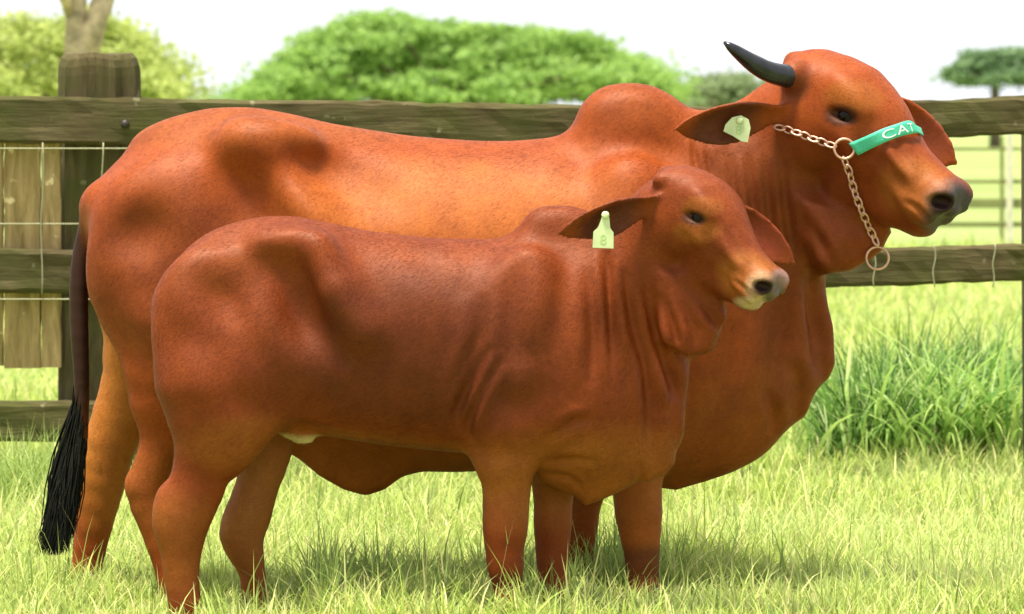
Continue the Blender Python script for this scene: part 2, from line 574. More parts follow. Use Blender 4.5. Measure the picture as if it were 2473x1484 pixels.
        fn_ = np.cross(V[Q[:, 2]] - V[Q[:, 0]], V[Q[:, 3]] - V[Q[:, 1]])
        for c in range(4):
            for a in range(3): nrm[:, a] += np.bincount(Q[:, c], fn_[:, a], len(V))
        nrm /= np.linalg.norm(nrm, axis=1, keepdims=True) + 1e-12
        ctr = V.mean(0)
        if ((V - ctr) * nrm).sum() < 0: nrm = -nrm
        disp = np.zeros(len(V))
        for fn, lo_, hi_ in s.folds:
            m_ = np.all((V > lo_) & (V < hi_), axis=1)
            if m_.any(): disp[m_] += fn(V[m_], np.zeros(m_.sum()))
        V = V - nrm * (disp * np.clip(-nrm[:, 1] * 2.0, 0, 1))[:, None]
        V = relax(V, np.full(len(V), 0.5), 2)
        return V, Q
    def world(s, V):
        V = np.atleast_2d(V)
        return np.stack([(V[:, 0] - PW / 2) / s.S, s.D + V[:, 1] / s.S, CAMH - (V[:, 2] - HY) / s.S], 1)
    def wp(s, p):
        return Vector(s.world(np.array(p, float))[0])

def head_frame(B, O, yaw, pitch):
    t, p = math.radians(yaw), math.radians(pitch)
    a = np.array([math.cos(t) * math.cos(p), -math.sin(t) * math.cos(p), math.sin(p)])
    n = np.array([-math.sin(t), -math.cos(t), 0.0])
    u = np.array([math.cos(t) * math.sin(p), -math.sin(t) * math.sin(p), -math.cos(p)])
    return (B.A(O), a, u, n)

def H(fr, s_, u_, n_):
    return fr[0] + fr[1] * s_ + fr[2] * u_ + fr[3] * n_

def add_head(B, fr, k):
    """bovine head in its own frame, k = size factor"""
    st = [(-72, 18, -4, 22), (-60, 46, -20, 52), (-30, 84, -60, 90), (30, 122, -100, 112), (100, 148, -122, 122), (160, 148, -128, 120), (220, 142, -122, 106),
          (280, 124, -100, 90), (340, 110, -78, 78), (400, 112, -52, 72), (450, 117, -30, 72), (470, 116, -8, 68), (482, 108, -2, 61), (492, 97, 12, 50), (499, 82, 28, 34), (503, 64, 44, 14)]
    B.loft([tuple(v * k for v in r) for r in st], fr, k=40 * k, pu=2.1, pl=2.0, cfrac=0.60)
    R = np.array([fr[1], fr[2], fr[3]])
    for sg in (1, -1):
        B.ell(H(fr, 140 * k, 90 * k, 92 * sg * k), np.array([64, 26, 24]) * k, 34 * k, R=R, raw=True)        # brow
        B.ell(H(fr, 170 * k, 2 * k, 92 * sg * k), np.array([70, 20, 22]) * k, 26 * k, R=R, raw=True)         # cheek bone
        B.ell(H(fr, 95 * k, -70 * k, 74 * sg * k), np.array([95, 82, 44]) * k, 40 * k, R=R, raw=True)        # jaw muscle
        B.ell(H(fr, 300 * k, 52 * k, 70 * sg * k), np.array([100, 18, 16]) * k, 26 * k, R=R, raw=True)       # facial crest
        B.ell(H(fr, 470 * k, 70 * k, 52 * sg * k), np.array([44, 42, 30]) * k, 22 * k, R=R, raw=True)        # nostril wing
        B.ell(H(fr, 438 * k, 14 * k, 48 * sg * k), np.array([66, 40, 34]) * k, 24 * k, R=R, raw=True)        # upper lip
    B.chain([(*H(fr, 250 * k, -96 * k, 0), 62 * k), (*H(fr, 380 * k, -56 * k, 0), 46 * k), (*H(fr, 452 * k, -30 * k, 0), 42 * k)], k=30 * k, raw=True)   # lower jaw
    B.ell(H(fr, 458 * k, -26 * k, 0), np.array([46, 28, 46]) * k, 16 * k, R=R, raw=True)                     # chin
    for sg in (1, -1):
        ce = math.radians(-24); ax = np.array([fr[1] * math.cos(ce) - fr[2] * math.sin(ce), fr[1] * math.sin(ce) + fr[2] * math.cos(ce), fr[3]])
        B.ell(H(fr, 165 * k, 46 * k, 128 * sg * k), np.array([42, 15, 30]) * k, 10 * k, 's', R=ax, raw=True)  # eye slit
        cn = math.radians(35); an = np.array([fr[1] * math.cos(cn) + fr[2] * math.sin(cn), -fr[1] * math.sin(cn) + fr[2] * math.cos(cn), fr[3]])
        B.ell(H(fr, 492 * k, 74 * k, 72 * sg * k), np.array([30, 17, 26]) * k, 9 * k, 's', R=an, raw=True)   # nostril

def eye_and_lids(B, fr, k, parent):
    for sg in (1, -1):
        c = B.wp(H(fr, 165 * k, 46 * k, 88 * sg * k))
        r = 25 * k / B.S
        bm = bmesh.new(); bmesh.ops.create_uvsphere(bm, u_segments=20, v_segments=14, radius=r)
        bmesh.ops.translate(bm, verts=bm.verts, vec=c)
        me = bpy.data.meshes.new('eye'); bm.to_mesh(me); bm.free()
        me.polygons.foreach_set('use_smooth', [True] * len(me.polygons)); me.materials.append(M_EYE)
        link(bpy.data.objects.new('eye', me), parent)

def paint(V, base, blobs):
    """coat colours, with some light and shade painted in as patches"""
    C = np.tile(np.array(base, float), (len(V), 1))
    for c, r, col, st in blobs:
        if not isinstance(c, np.ndarray):                     # given as x, row, depth
            c, r = (c[0], c[2], c[1]), (r[0], r[2], r[1])
        q = (V - np.array(c)) / np.array(r)
        w = st * np.clip(1.25 - np.sqrt((q * q).sum(1)), 0, 0.5) * 2
        w = w[:, None]
        C = C * (1 - w) + np.array(col) * w
    return C

def hoof(B, x, y, parent, w):
    """cloven hoof standing on the ground"""
    base = B.wp(B.A((x, HY + CAMH * B.S * 0.97, y))); base.z = 0.0
    V, F = [], []
    s = w / B.S
    for sg in (-1, 1):
        n, rings = 12, 5
        o = len(V)
        for r in range(rings):
            h = r / (rings - 1)
            for kk in range(n):
                th = 2 * math.pi * kk / n
                cx = math.cos(th); sy = math.sin(th)
                rad = 1.0 - 0.28 * h
                toe = 1.35 if cx > 0 else 0.95
                V.append(base + Vector((cx * toe * s * rad - 0.12 * s * h + 0.25 * s * (1 - h), sg * s * 0.5 + sy * s * 0.46 * rad, h * s * 1.7)))
        for r in range(rings - 1):
            for kk in range(n):
                F.append((o + r * n + kk, o + r * n + (kk + 1) % n, o + (r + 1) * n + (kk + 1) % n, o + (r + 1) * n + kk))
        F.append(tuple(o + kk for kk in range(n - 1, -1, -1))); F.append(tuple(o + (rings - 1) * n + kk for kk in range(n)))
    mesh_obj('hoof', V, F, M_HOOF, parent)

RED = (0.250, 0.045, 0.0042)
DEEP = (0.125, 0.022, 0.004)
GOLD = (0.27, 0.080, 0.011)  # paler hair; on belly and legs also painted bounce light
DARK = (0.030, 0.011, 0.007)

def soft_of(fr, k):
    ctr = H(fr, 190 * k, 0, 0)
    def soft(V):
        d = np.linalg.norm((V - ctr) * np.array([1, 0.8, 1]), axis=1)
        w = np.clip((d - 330 * k) / (160 * k), 0.0, 1)
        low = np.clip((1180 - V[:, 2]) / 120, 0.25, 1)            # legs keep their shape
        tail = np.where(V[:, 0] < 235, np.clip((700 - V[:, 2]) / 140, 0.02, 1), 1)
        low = low * np.where((V[:, 0] > 1560) & (V[:, 2] > 660), 0.25, 1)
        return np.maximum(w * low * tail, 0.07)
    return soft

def finish_body(B, lo, hi, vox, parent, base, blobs, soft, hctr, hrad, hairs):
    V, Q = B.mesh(lo, hi, vox, soft)
    C = paint(V, base, blobs)
    Wv = B.world(V)
    # short coat hairs lying back and down along the hide, in the same mesh
    P4 = Wv[Q]
    fn_ = np.cross(P4[:, 2] - P4[:, 0], P4[:, 3] - P4[:, 1]); ar = np.linalg.norm(fn_, axis=1); fn_ = fn_ / (ar[:, None] + 1e-12)
    ctr = Wv.mean(0)
    if ((P4.mean(1) - ctr) * fn_ * ar[:, None]).sum() < 0: fn_ = -fn_
    nh = hairs
    fi = RNG.choice(len(Q), nh, p=ar / ar.sum())
    u, v = RNG.uniform(0, 1, (nh, 1)), RNG.uniform(0, 1, (nh, 1))
    pf = P4[fi]
    p = (pf[:, 0] * (1 - u) + pf[:, 1] * u) * (1 - v) + (pf[:, 3] * (1 - u) + pf[:, 2] * u) * v
    nrm = fn_[fi]
    flow = np.tile(np.array([-0.72, 0.0, -0.66]), (nh, 1)) + RNG.normal(0, 0.16, (nh, 3))
    loc = V[Q[fi, 0]]
    leg = loc[:, 2] > 1150
    flow[leg] = np.array([-0.15, 0, -1.0]) + RNG.normal(0, 0.15, (leg.sum(), 3))
    hd = np.linalg.norm(loc - hctr, axis=1)
    onhead = hd < hrad
    flow[onhead] = np.array([-0.55, 0.2, 0.3]) + RNG.normal(0, 0.25, (onhead.sum(), 3))
    flow -= nrm * (flow * nrm).sum(1, keepdims=True); flow /= np.linalg.norm(flow, axis=1, keepdims=True) + 1e-9
    side = np.cross(nrm, flow)
    L = np.exp(RNG.normal(math.log(0.0095), 0.3, (nh, 1))); L[onhead | leg] *= 0.7
    w = RNG.uniform(0.0004, 0.0008, (nh, 1))
    hc = C[Q[fi, 0]]
    keep = (hc.sum(1) > 0.06)
    p, nrm, flow, side, L, w, hc = (a[keep] for a in (p, nrm, flow, side, L, w, hc))
    hv = np.stack([p - side * w, p + side * w, p + flow * L + nrm * L * 0.10], 1).reshape(-1, 3)
    hcol = np.repeat(hc * np.exp(RNG.normal(0.03, 0.13, (len(hc), 1))), 3, 0)
    nv0 = len(Wv)
    hl = nv0 + np.arange(len(hv)).reshape(-1, 3)
    me = np_mesh('body', np.concatenate([Wv, hv]), np.concatenate([Q[:, ::-1].ravel(), hl.ravel()]), np.concatenate([np.full(len(Q), 4), np.full(len(hl), 3)]), M_COAT)
    color_attr(me, 'coat', np.concatenate([C, hcol]))
    # make sure faces look outwards
    o = bpy.data.objects.new('body', me)
    link(o, parent)
    return o, V

# ------------------------------------------------------------------ the cow
def cow():
    B = Body(12.0)
    root = empty('cow', (-0.1, 12.0, 0), 'large reddish brown humped cow with a dark horn and chain halter, standing behind the calf', 'cow')
    B.loft([(212, 480, 545, 50), (235, 432, 640, 105), (300, 372, 800, 170), (400, 302, 900, 205), (500, 263, 960, 222), (600, 256, 1000, 232), (700, 273, 1040, 240),
            (800, 298, 1080, 252), (900, 314, 1100, 268), (1000, 329, 1120, 280), (1150, 340, 1130, 284), (1250, 340, 1135, 278), (1350, 330, 1140, 262),
            (1450, 325, 1145, 245), (1550, 330, 1150, 230), (1650, 350, 1160, 205), (1750, 410, 1150, 170), (1850, 520, 1100, 120), (1930, 640, 1000, 80)],
           None, k=40, pu=1.8, pl=2.3, cfrac=0.58)
    # hump and withers
    B.poly([(1372, 420), (1385, 320), (1397, 262), (1424, 229), (1460, 207), (1520, 199), (1578, 207), (1625, 232), (1690, 285), (1760, 340), (1760, 420)], 0, 26, 52, k=60, bulge=48)
    # hips, pins, tail head
    for sg in (-1, 1):
        B.ell((655, 352, sg * 168), (120, 58, 62), 80)
        B.ell((242, 480, sg * 72), (42, 42, 42), 46)
        B.ell((405, 640, sg * 140), (196, 250, 96), 70)
        B.ell((590, 800, sg * 185), (130, 210, 78), 70)
        B.ell((1530, 640, sg * 176), (150, 250, 84), 80)
        B.ell((1440, 760, sg * 200), (150, 160, 70), 80)
    B.chain([(600, 350, -150, 44), (690, 420, -196, 42), (760, 530, -226, 44), (830, 680, -236, 50)], k=80)            # flank fold edge
    B.ell((470, 350, 40), (150, 60, 90), 60)
    # hollows
    c, s_ = math.cos(math.radians(16)), math.sin(math.radians(16))
    Rr = [(c, 0, s_), (0, 1, 0), (-s_, 0, c)]
    for sg in (-1, 1):
        B.ell((810, 414, sg * 286), (150, 52, 88), 90, 's', R=Rr)
        B.ell((575, 490, sg * 308), (74, 120, 76), 90, 's')
        B.ell((330, 560, sg * 262), (60, 60, 50), 70, 's')
    # hind legs: near, far
    B.chain([(430, 790, -150, 150), (398, 965, -150, 88), (393, 1060, -150, 54), (352, 1180, -150, 46), (372, 1260, -150, 40), (405, 1360, -150, 36), (425, 1425, -150, 42)], k=45, sy=0.72)
    B.ell((326, 1168, -150), (20, 30, 22), 24)
    B.chain([(395, 800, 140, 150), (330, 930, 135, 88), (268, 1070, 130, 66), (246, 1160, 130, 60), (226, 1270, 130, 47), (210, 1370, 130, 38), (205, 1425, 130, 44)], k=45, sy=0.72)
    B.chain([(690, 1000, -70, 60), (620, 1100, -40, 40)], k=60)
    # loose skin sagging under the belly
    B.poly([(680, 1000), (690, 1060), (716, 1102), (770, 1148), (830, 1182), (884, 1197), (930, 1182), (972, 1150), (1020, 1130), (1100, 1128), (1150, 1120), (1150, 980)], -20, 16, 22, k=50, bulge=46)
    # front legs: near, far
    B.chain([(1520, 980, -120, 120), (1536, 1150, -125, 64), (1542, 1240, -125, 57), (1548, 1320, -125, 45), (1553, 1400, -125, 38), (1556, 1435, -125, 46)], k=50, sy=0.78)
    B.chain([(1450, 980, 110, 110), (1412, 1190, 110, 50), (1403, 1260, 110, 44), (1398, 1350, 110, 36), (1395, 1420, 110, 42)], k=50, sy=0.78)
    # neck
    B.chain([(1590, 640, 0, 225), (1760, 500, -10, 188), (1880, 410, -45, 150)], k=80, sy=0.72)
    B.chain([(1730, 330, 0, 50), (1850, 270, -40, 50)], k=60)
    B.ell((1890, 590, -30), (100, 170, 84), 70)
    # brisket and dewlap
    B.poly([(1480, 1080), (1560, 820), (1750, 600), (1880, 520), (1962, 560), (1982, 690), (2008, 790), (2016, 880), (2002, 915), (1970, 940), (1946, 968), (1906, 1006), (1838, 1024), (1776, 1082), (1692, 1150), (1632, 1180), (1560, 1168)],
           -10, 10, 18, k=46, bulge=40)
    B.ell((1626, 990, -5), (132, 130, 112), 70)
    # head
    hk = 0.955
    fr = head_frame(B, (1957, 200, -70), 32, 45)
    add_head(B, fr, hk)
    B.ell(H(fr, 56, -58, 0), (124, 124, 92), 60, R=np.array([fr[1], fr[2], fr[3]]), raw=True)
    # throat skin below the jaw
    B.poly([(1930, 480), (2060, 500), (2150, 560), (2128, 606), (2100, 628), (2052, 654), (2000, 662), (1960, 640)], -118, 16, 22, k=50, bulge=30)
    B.ell((1962, 150, -72), (50, 24, 50), 26)                                      # poll tuft
    # ears
    e1 = B.ear((1888, 272, -165), (1616, 300, -250), (0.0, 0.55, 1.0), 56, 0.42, k=22, r=7)
    e2 = B.ear(H(fr, 60, 20, -88), (2298, 392, 40), (0.75, 0.1, -1.0), 70, 0.25, k=18, r=7)
    # horn boss
    B.ell((1918, 183, -160), (34, 36, 36), 26)
    # skin folds
    B.groove([(1963, 560), (1950, 660), (1958, 760), (1995, 850)], 9, 15, y_hi=40)
    B.groove([(1668, 330), (1672, 380), (1684, 440)], 5, 7)
    B.groove([(1700, 345), (1708, 400), (1716, 450)], 4, 6)
    for x in (1770, 1812, 1848, 1890):
        B.groove([(x - 14, 370), (x, 500), (x + 22, 640)], 6.5, 10)
    B.groove([(1880, 700), (1868, 850), (1850, 960)], 8, 22, y_hi=60)
    B.groove([(1975, 660), (1958, 740), (1968, 850), (2000, 930)], 10, 20, y_hi=80)
    B.groove([(1905, 860), (1925, 930), (1912, 1010)], 9, 18, y_hi=80)
    B.groove([(1840, 930), (1862, 990), (1850, 1040)], 9, 14, y_hi=80)
    B.groove([(1760, 760), (1740, 900), (1700, 1060)], 7, 26, y_hi=60)
    B.groove([(1930, 520), (1975, 590), (1990, 640)], 6, 12)
    B.groove([(1380, 330), (1440, 430), (1560, 500)], 3, 40)
    B.groove([(1640, 300), (1600, 420), (1660, 560)], 3, 40)
    # broad muscle and bone relief
    B.groove([(540, 340), (585, 430), (640, 520), (740, 600)], 9, 48)
    B.groove([(680, 372), (780, 396), (930, 410)], 5, 36)
    B.groove([(250, 560), (330, 560), (420, 500)], 4, 44)
    B.groove([(250, 720), (330, 820), (380, 960)], 7, 36)
    B.groove([(1400, 360), (1420, 480), (1390, 600)], 6, 40)
    # mouth and muzzle creases
    mouth = [H(fr, s1 * hk, u1 * hk, 40) for s1, u1 in ((400, -12), (440, 2), (480, 4), (505, 6))]
    B.groove([(m[0], m[2]) for m in mouth], 6, 6)
    mz = [H(fr, s1 * hk, u1 * hk, 60) for s1, u1 in ((260, 88), (330, 70), (380, 62))]
    B.groove([(m[0], m[2]) for m in mz], 5, 10)
    mz = [H(fr, s1 * hk, u1 * hk, 60) for s1, u1 in ((270, 30), (350, 30), (410, 10))]
    B.groove([(m[0], m[2]) for m in mz], 5, 12)
    # tail dock
    B.chain([(310, 430, 0, 30), (256, 462, -8, 24), (222, 520, -18, 23), (202, 580, -24, 24), (193, 650, -26, 24), (190, 730, -28, 23), (192, 810, -28, 22), (196, 890, -28, 20), (198, 970, -28, 18), (197, 1060, -28, 16)], k=14, kin=3, sy=1.0)

    hp = lambda s1, u1, n1: H(fr, s1 * hk, u1 * hk, n1 * hk)
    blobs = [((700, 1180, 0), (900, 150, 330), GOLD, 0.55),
             ((285, 1000, 130), (150, 300, 90), (0.40, 0.135, 0.018), 0.9),  # warm light on the far hind leg, painted into the coat
             ((430, 640, -230), (260, 200, 120), (0.13, 0.026, 0.0035), 0.6),  # shade over the thigh painted as darker coat
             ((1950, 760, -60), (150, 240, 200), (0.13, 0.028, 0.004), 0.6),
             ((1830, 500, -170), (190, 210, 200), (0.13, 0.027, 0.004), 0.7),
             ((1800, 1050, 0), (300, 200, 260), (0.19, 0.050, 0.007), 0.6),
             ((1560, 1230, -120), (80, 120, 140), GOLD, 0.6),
             ((600, 290, 0), (500, 70, 400), (0.25, 0.058, 0.009), 0.7),  # top light along the back, painted as more orange coat
             ((1100, 480, -280), (380, 150, 170), (0.34, 0.088, 0.011), 0.9),  # lit upper barrel painted lighter
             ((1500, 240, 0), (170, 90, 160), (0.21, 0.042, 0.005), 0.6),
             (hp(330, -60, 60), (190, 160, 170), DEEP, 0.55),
             (hp(410, 40, 70), (90, 90, 70), GOLD, 0.7),
             (hp(150, 100, 100), (70, 60, 40), GOLD, 0.6),
             (hp(482, 74, 50), (44, 70, 44), (0.40, 0.20, 0.12), 0.5),
             (hp(520, 62, 10), (62, 140, 76), (0.05, 0.044, 0.046), 1.0),
             (hp(500, 20, 10), (50, 110, 40), (0.06, 0.045, 0.035), 0.8),
             (hp(494, 74, 66), (36, 40, 26), (0.012, 0.006, 0.006), 1.0),
             (hp(165, 46, 112), (44, 40, 24), (0.03, 0.01, 0.006), 0.9),
             ((1735, 305, -225), (120, 90, 44), (0.085, 0.022, 0.012), 0.85),  # shade inside the ear cup painted in
             ((1915, 200, -170), (42, 50, 34), DARK, 0.5),
             ((2255, 320, 40), (70, 80, 70), (0.30, 0.06, 0.03), 0.8),
             ((188, 800, -25), (44, 330, 60), (0.022, 0.008, 0.005), 1.0),
             ((1545, 1345, -120), (70, 50, 80), DARK, 0.6)]
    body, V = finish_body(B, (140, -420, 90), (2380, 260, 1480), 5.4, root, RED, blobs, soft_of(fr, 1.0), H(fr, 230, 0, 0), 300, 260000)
    eye_and_lids(B, fr, hk, root)
    # horn
    pts = spline([B.A(p) for p in ((1960, 186, -110), (1926, 185, -150), (1896, 184, -178), (1852, 172, -206), (1812, 149, -226), (1778, 124, -236), (1748, 102, -240))], 14)
    rad = np.interp(np.linspace(0, 1, 14), [0, 0.25, 0.6, 0.9, 1], [30, 29, 23, 12, 3]) / B.S
    Vh, Fh = tube([B.wp(p) for p in pts], rad, 16)
    mesh_obj('horn', Vh, Fh, M_HORN, root)
    for x, y in ((432, -150), (210, 130), (1560, -125), (1402, 110)):
        hoof(B, x, y, root, 36)
    # tail switch of long black hair
    Vt, Ft = [], []
    for i in range(1500):
        a = RNG.uniform(0, 1); sp = RNG.normal(0, 1, 4)
        st = np.array([197 + sp[0] * 5, -28 + sp[1] * 6, 930 + a * 150])
        L = 0.5 + 0.55 * math.sqrt(RNG.uniform(0, 1))
        end = np.array([196 - 66 * L + sp[2] * 12 + 22 * RNG.uniform(-1, 1), -40 + sp[3] * 16, 1080 + 250 * L])
        mid = st * 0.5 + end * 0.5 + np.array([14 - 38 * RNG.uniform(0, 1), 0, 0])
        P = spline([st, mid, end], 6); P[1:-1] += RNG.normal(0, 2.2, (4, 3))
        v, f = tube([B.wp(B.A((p[0], p[2], p[1]))) for p in P], np.array([2.0, 2.3, 2.3, 2.0, 1.5, 0.4]) / B.S, 3, False)
        o = len(Vt); Vt += v; Ft += [tuple(x + o for x in q) for q in f]
    P = spline([(197, 950, -28), (190, 1060, -30), (168, 1180, -36), (140, 1300, -40)], 12)
    v, f = tube([B.wp(B.A(p)) for p in P], np.interp(np.linspace(0, 1, 12), [0, 0.4, 0.75, 1], [12, 20, 24, 6]) / B.S, 12)
    o = len(Vt); Vt += v; Ft += [tuple(x + o for x in q) for q in f]
    mesh_obj('tail_switch', Vt, Ft, M_HAIR, root)
    return B, fr, V

cowB, cowF, cowV = cow()

# ------------------------------------------------------------------ the calf
def calf():
    B = Body(11.3)
    root = empty('calf', (-0.1, 11.3, 0), 'smaller reddish brown calf standing in front of the cow, green tag in its ear', 'calf')
    B.loft([(390, 700, 770, 55), (408, 656, 820, 84), (440, 606, 880, 112), (500, 560, 960, 136), (560, 537, 1000, 150), (640, 520, 1030, 160), (720, 521, 1045, 166),
            (800, 539, 1055, 176), (900, 559, 1072, 186), (1050, 575, 1088, 190), (1180, 577, 1100, 182), (1260, 572, 1110, 172), (1350, 566, 1130, 160),
            (1450, 575, 1160, 146), (1520, 610, 1150, 122), (1580, 680, 1120, 92), (1630, 790, 1060, 54)],
           None, k=35, pu=1.85, pl=2.3, cfrac=0.55)
    B.poly([(1228, 610), (1250, 552), (1278, 512), (1310, 497), (1380, 496), (1440, 520), (1500, 590), (1480, 640)], 0, 12, 34, k=46, bulge=30)
    for sg in (-1, 1):
        B.ell((690, 590, sg * 112), (80, 40, 46), 60)
        B.ell((430, 704, sg * 54), (34, 36, 36), 36)
        B.ell((490, 800, sg * 98), (126, 200, 66), 55)
        B.ell((610, 930, sg * 112), (100, 140, 52), 55)
        B.ell((1275, 820, sg * 122), (104, 220, 54), 60)
        B.ell((1400, 960, sg * 100), (110, 130, 56), 60)
    B.ell((738, 706, -200), (50, 120, 52), 55, 's')
    B.ell((560, 690, -190), (60, 80, 50), 60, 's')
    B.chain([(775, 600, -140, 28), (820, 700, -164, 32), (880, 800, -172, 36)], k=60)
    # hind legs
    B.chain([(525, 930, -100, 150), (532, 1030, -100, 118), (492, 1120, -100, 74), (474, 1180, -100, 67), (448, 1245, -100, 64), (439, 1300, -100, 55), (437, 1355, -100, 46), (441, 1415, -100, 41), (452, 1500, -100, 40)], k=30, sy=0.66, kin=10)
    B.ell((400, 1240, -100), (26, 62, 24), 40)
    B.chain([(630, 1010, 88, 85), (640, 1090, 88, 66), (622, 1170, 88, 53), (600, 1240, 88, 57), (584, 1290, 88, 55), (594, 1335, 88, 44), (610, 1390, 88, 32), (620, 1500, 88, 36)], k=32, sy=0.68)
    # front legs
    B.chain([(1235, 940, -85, 125), (1222, 1090, -88, 86), (1224, 1150, -88, 62), (1222, 1220, -88, 56), (1220, 1280, -88, 54), (1218, 1325, -88, 46), (1221, 1370, -88, 44), (1226, 1420, -88, 34), (1236, 1500, -88, 42)], k=40, sy=0.8)
    B.chain([(1340, 1030, 75, 86), (1336, 1190, 75, 50), (1335, 1260, 75, 47), (1334, 1320, 75, 42), (1336, 1400, 75, 38), (1342, 1500, 75, 42)], k=40, sy=0.8)
    # neck, brisket, dewlap
    B.chain([(1390, 790, 0, 165), (1520, 660, -18, 132), (1600, 560, -45, 108)], k=60, sy=0.72)
    B.poly([(1296, 1020), (1420, 860), (1520, 740), (1620, 690), (1700, 700), (1755, 745), (1742, 800), (1722, 848), (1662, 868), (1658, 906), (1647, 965), (1640, 1035), (1632, 1052), (1630, 1118), (1604, 1148), (1568, 1162), (1537, 1160), (1506, 1180), (1452, 1206), (1413, 1222), (1392, 1196), (1300, 1156)],
           -12, 9, 17, k=44, bulge=36)
    B.ell((1420, 1060, -8), (120, 112, 92), 56)
    # head
    k = 0.715
    fr = head_frame(B, (1636, 458, -58), 36, 48)
    add_head(B, fr, k)
    R = np.array([fr[1], fr[2], fr[3]])
    B.ell(H(fr, 40, -46, 0), (95, 95, 70), 46, R=R, raw=True)
    B.poly([(1590, 660), (1660, 660), (1748, 718), (1752, 770), (1735, 806), (1715, 848), (1660, 862), (1600, 820)], -96, 8, 12, k=34, bulge=12)
    # ears
    B.ear((1590, 486, -120), (1333, 555, -190), (0.0, 0.5, 1.0), 48, 0.40, k=16, r=6)
    B.ear(H(fr, 45, 15, -66), (1910, 634, 24), (0.75, 0.1, -1.0), 50, 0.25, k=14, r=6)
    B.ell((1600, 436, -108), (24, 20, 22), 18)                                           # horn bud
    # sheath fold at the navel
    B.chain([(680, 1040, -30, 16), (725, 1056, -34, 17), (756, 1068, -34, 9)], k=18)
    # folds: neck, elbow, shoulder
    B.groove([(1462, 600), (1470, 720), (1476, 900)], 15, 12)
    B.groove([(1500, 640), (1530, 780), (1562, 900), (1572, 1120)], 17, 15)
    B.groove([(1548, 660), (1578, 800), (1612, 900), (1640, 970)], 17, 15)
    B.groove([(1590, 700), (1622, 790), (1630, 850)], 12, 12)
    B.groove([(1690, 730), (1722, 770), (1738, 800)], 8, 10)
    B.groove([(1640, 720), (1668, 790), (1676, 850)], 6, 14)
    B.groove([(1420, 640), (1430, 800), (1425, 930)], 9, 16)
    B.groove([(1352, 600), (1356, 720), (1330, 860)], 8, 28)
    B.groove([(1190, 820), (1150, 900), (1112, 980), (1110, 1040)], 13, 12)
    B.groove([(1210, 850), (1160, 940), (1134, 1010), (1138, 1060)], 13, 12)
    B.groove([(1168, 700), (1160, 800), (1130, 900), (1098, 1000)], 9, 18)
    B.groove([(1300, 1060), (1380, 1010), (1430, 1000)], 5, 12)
    B.groove([(1310, 1110), (1380, 1100), (1450, 1110)], 4, 9)
    B.groove([(1300, 1140), (1370, 1146), (1410, 1180)], 4, 8)
    B.groove([(1540, 1100), (1545, 1150), (1530, 1165)], 5, 9)
    B.groove([(980, 620), (1060, 660), (1120, 720)], 3, 26)
    B.groove([(680, 1015), (740, 1022), (840, 1052)], 5, 12)
    mouth = [H(fr, s1 * k, u1 * k, 30) for s1, u1 in ((380, -16), (430, 0), (480, 4), (508, 6))]
    B.groove([(m[0], m[2]) for m in mouth], 4.5, 5)
    mz = [H(fr, s1 * k, u1 * k, 46) for s1, u1 in ((250, 90), (320, 72), (380, 60))]
    B.groove([(m[0], m[2]) for m in mz], 4, 8)
    # broad muscle and bone relief
    B.groove([(640, 550), (668, 620), (712, 710), (770, 800), (860, 880)], 20, 44)
    B.groove([(520, 800), (575, 920), (640, 1020)], 6, 34)
    B.groove([(470, 640), (520, 700), (600, 720)], 6, 34)
    B.groove([(1262, 610), (1236, 740), (1262, 880)], 7, 30)
    B.groove([(1180, 920), (1260, 960), (1330, 900)], 8, 34)
    B.groove([(1130, 1050), (1180, 1090), (1280, 1080)], 5, 26)
    # tail hanging close behind the rump
    B.chain([(460, 680, 0, 20), (418, 720, 0, 16), (392, 800, 0, 14), (388, 900, 0, 12), (400, 1010, 0, 10)], k=12, kin=3)
    hp = lambda s1, u1, n1: H(fr, s1 * k, u1 * k, n1 * k)
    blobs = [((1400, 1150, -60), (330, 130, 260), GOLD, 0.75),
             ((800, 1080, 0), (330, 60, 180), GOLD, 0.5),  # calf's underside: grass bounce painted in with the paler hair
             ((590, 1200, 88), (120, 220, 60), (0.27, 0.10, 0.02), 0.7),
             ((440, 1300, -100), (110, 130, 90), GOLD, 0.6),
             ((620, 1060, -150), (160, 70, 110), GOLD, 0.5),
             ((1000, 850, -200), (340, 220, 140), (0.075, 0.0135, 0.0024), 0.7),  # shaded flank and lower barrel painted dark
             ((500, 620, 0), (200, 90, 260), (0.20, 0.042, 0.007), 0.6),
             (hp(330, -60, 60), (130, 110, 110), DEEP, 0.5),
             (hp(420, 40, 60), (80, 70, 60), GOLD, 0.8),
             (hp(200, 20, 90), (60, 50, 30), GOLD, 0.7),
             (hp(150, 84, 100), (48, 40, 26), GOLD, 0.6),
             (hp(484, 62, 56), (36, 42, 38), (0.45, 0.28, 0.16), 0.8),
             (hp(494, 112, 0), (26, 60, 26), (0.26, 0.17, 0.15), 0.7),
             (hp(486, -14, 30), (40, 70, 18), (0.50, 0.36, 0.20), 0.7),
             (hp(520, 60, 10), (28, 80, 36), (0.10, 0.075, 0.07), 0.9),
             (hp(494, 74, 66), (28, 30, 20), (0.012, 0.006, 0.006), 1.0),
             (hp(165, 46, 112), (34, 30, 17), (0.03, 0.01, 0.006), 0.9),
             ((1450, 530, -160), (120, 70, 36), (0.075, 0.018, 0.010), 0.85),  # ear hollow darkened in the colour, as shade
             ((1850, 570, 30), (60, 60, 70), (0.27, 0.045, 0.022), 0.7),
             ((724, 1056, -34), (52, 30, 22), (0.48, 0.36, 0.17), 1.0),
             ((1225, 1390, -88), (40, 24, 60), DARK, 0.5)]
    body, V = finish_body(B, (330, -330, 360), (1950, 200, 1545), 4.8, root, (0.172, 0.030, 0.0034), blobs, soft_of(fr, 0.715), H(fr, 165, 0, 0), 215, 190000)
    eye_and_lids(B, fr, k, root)
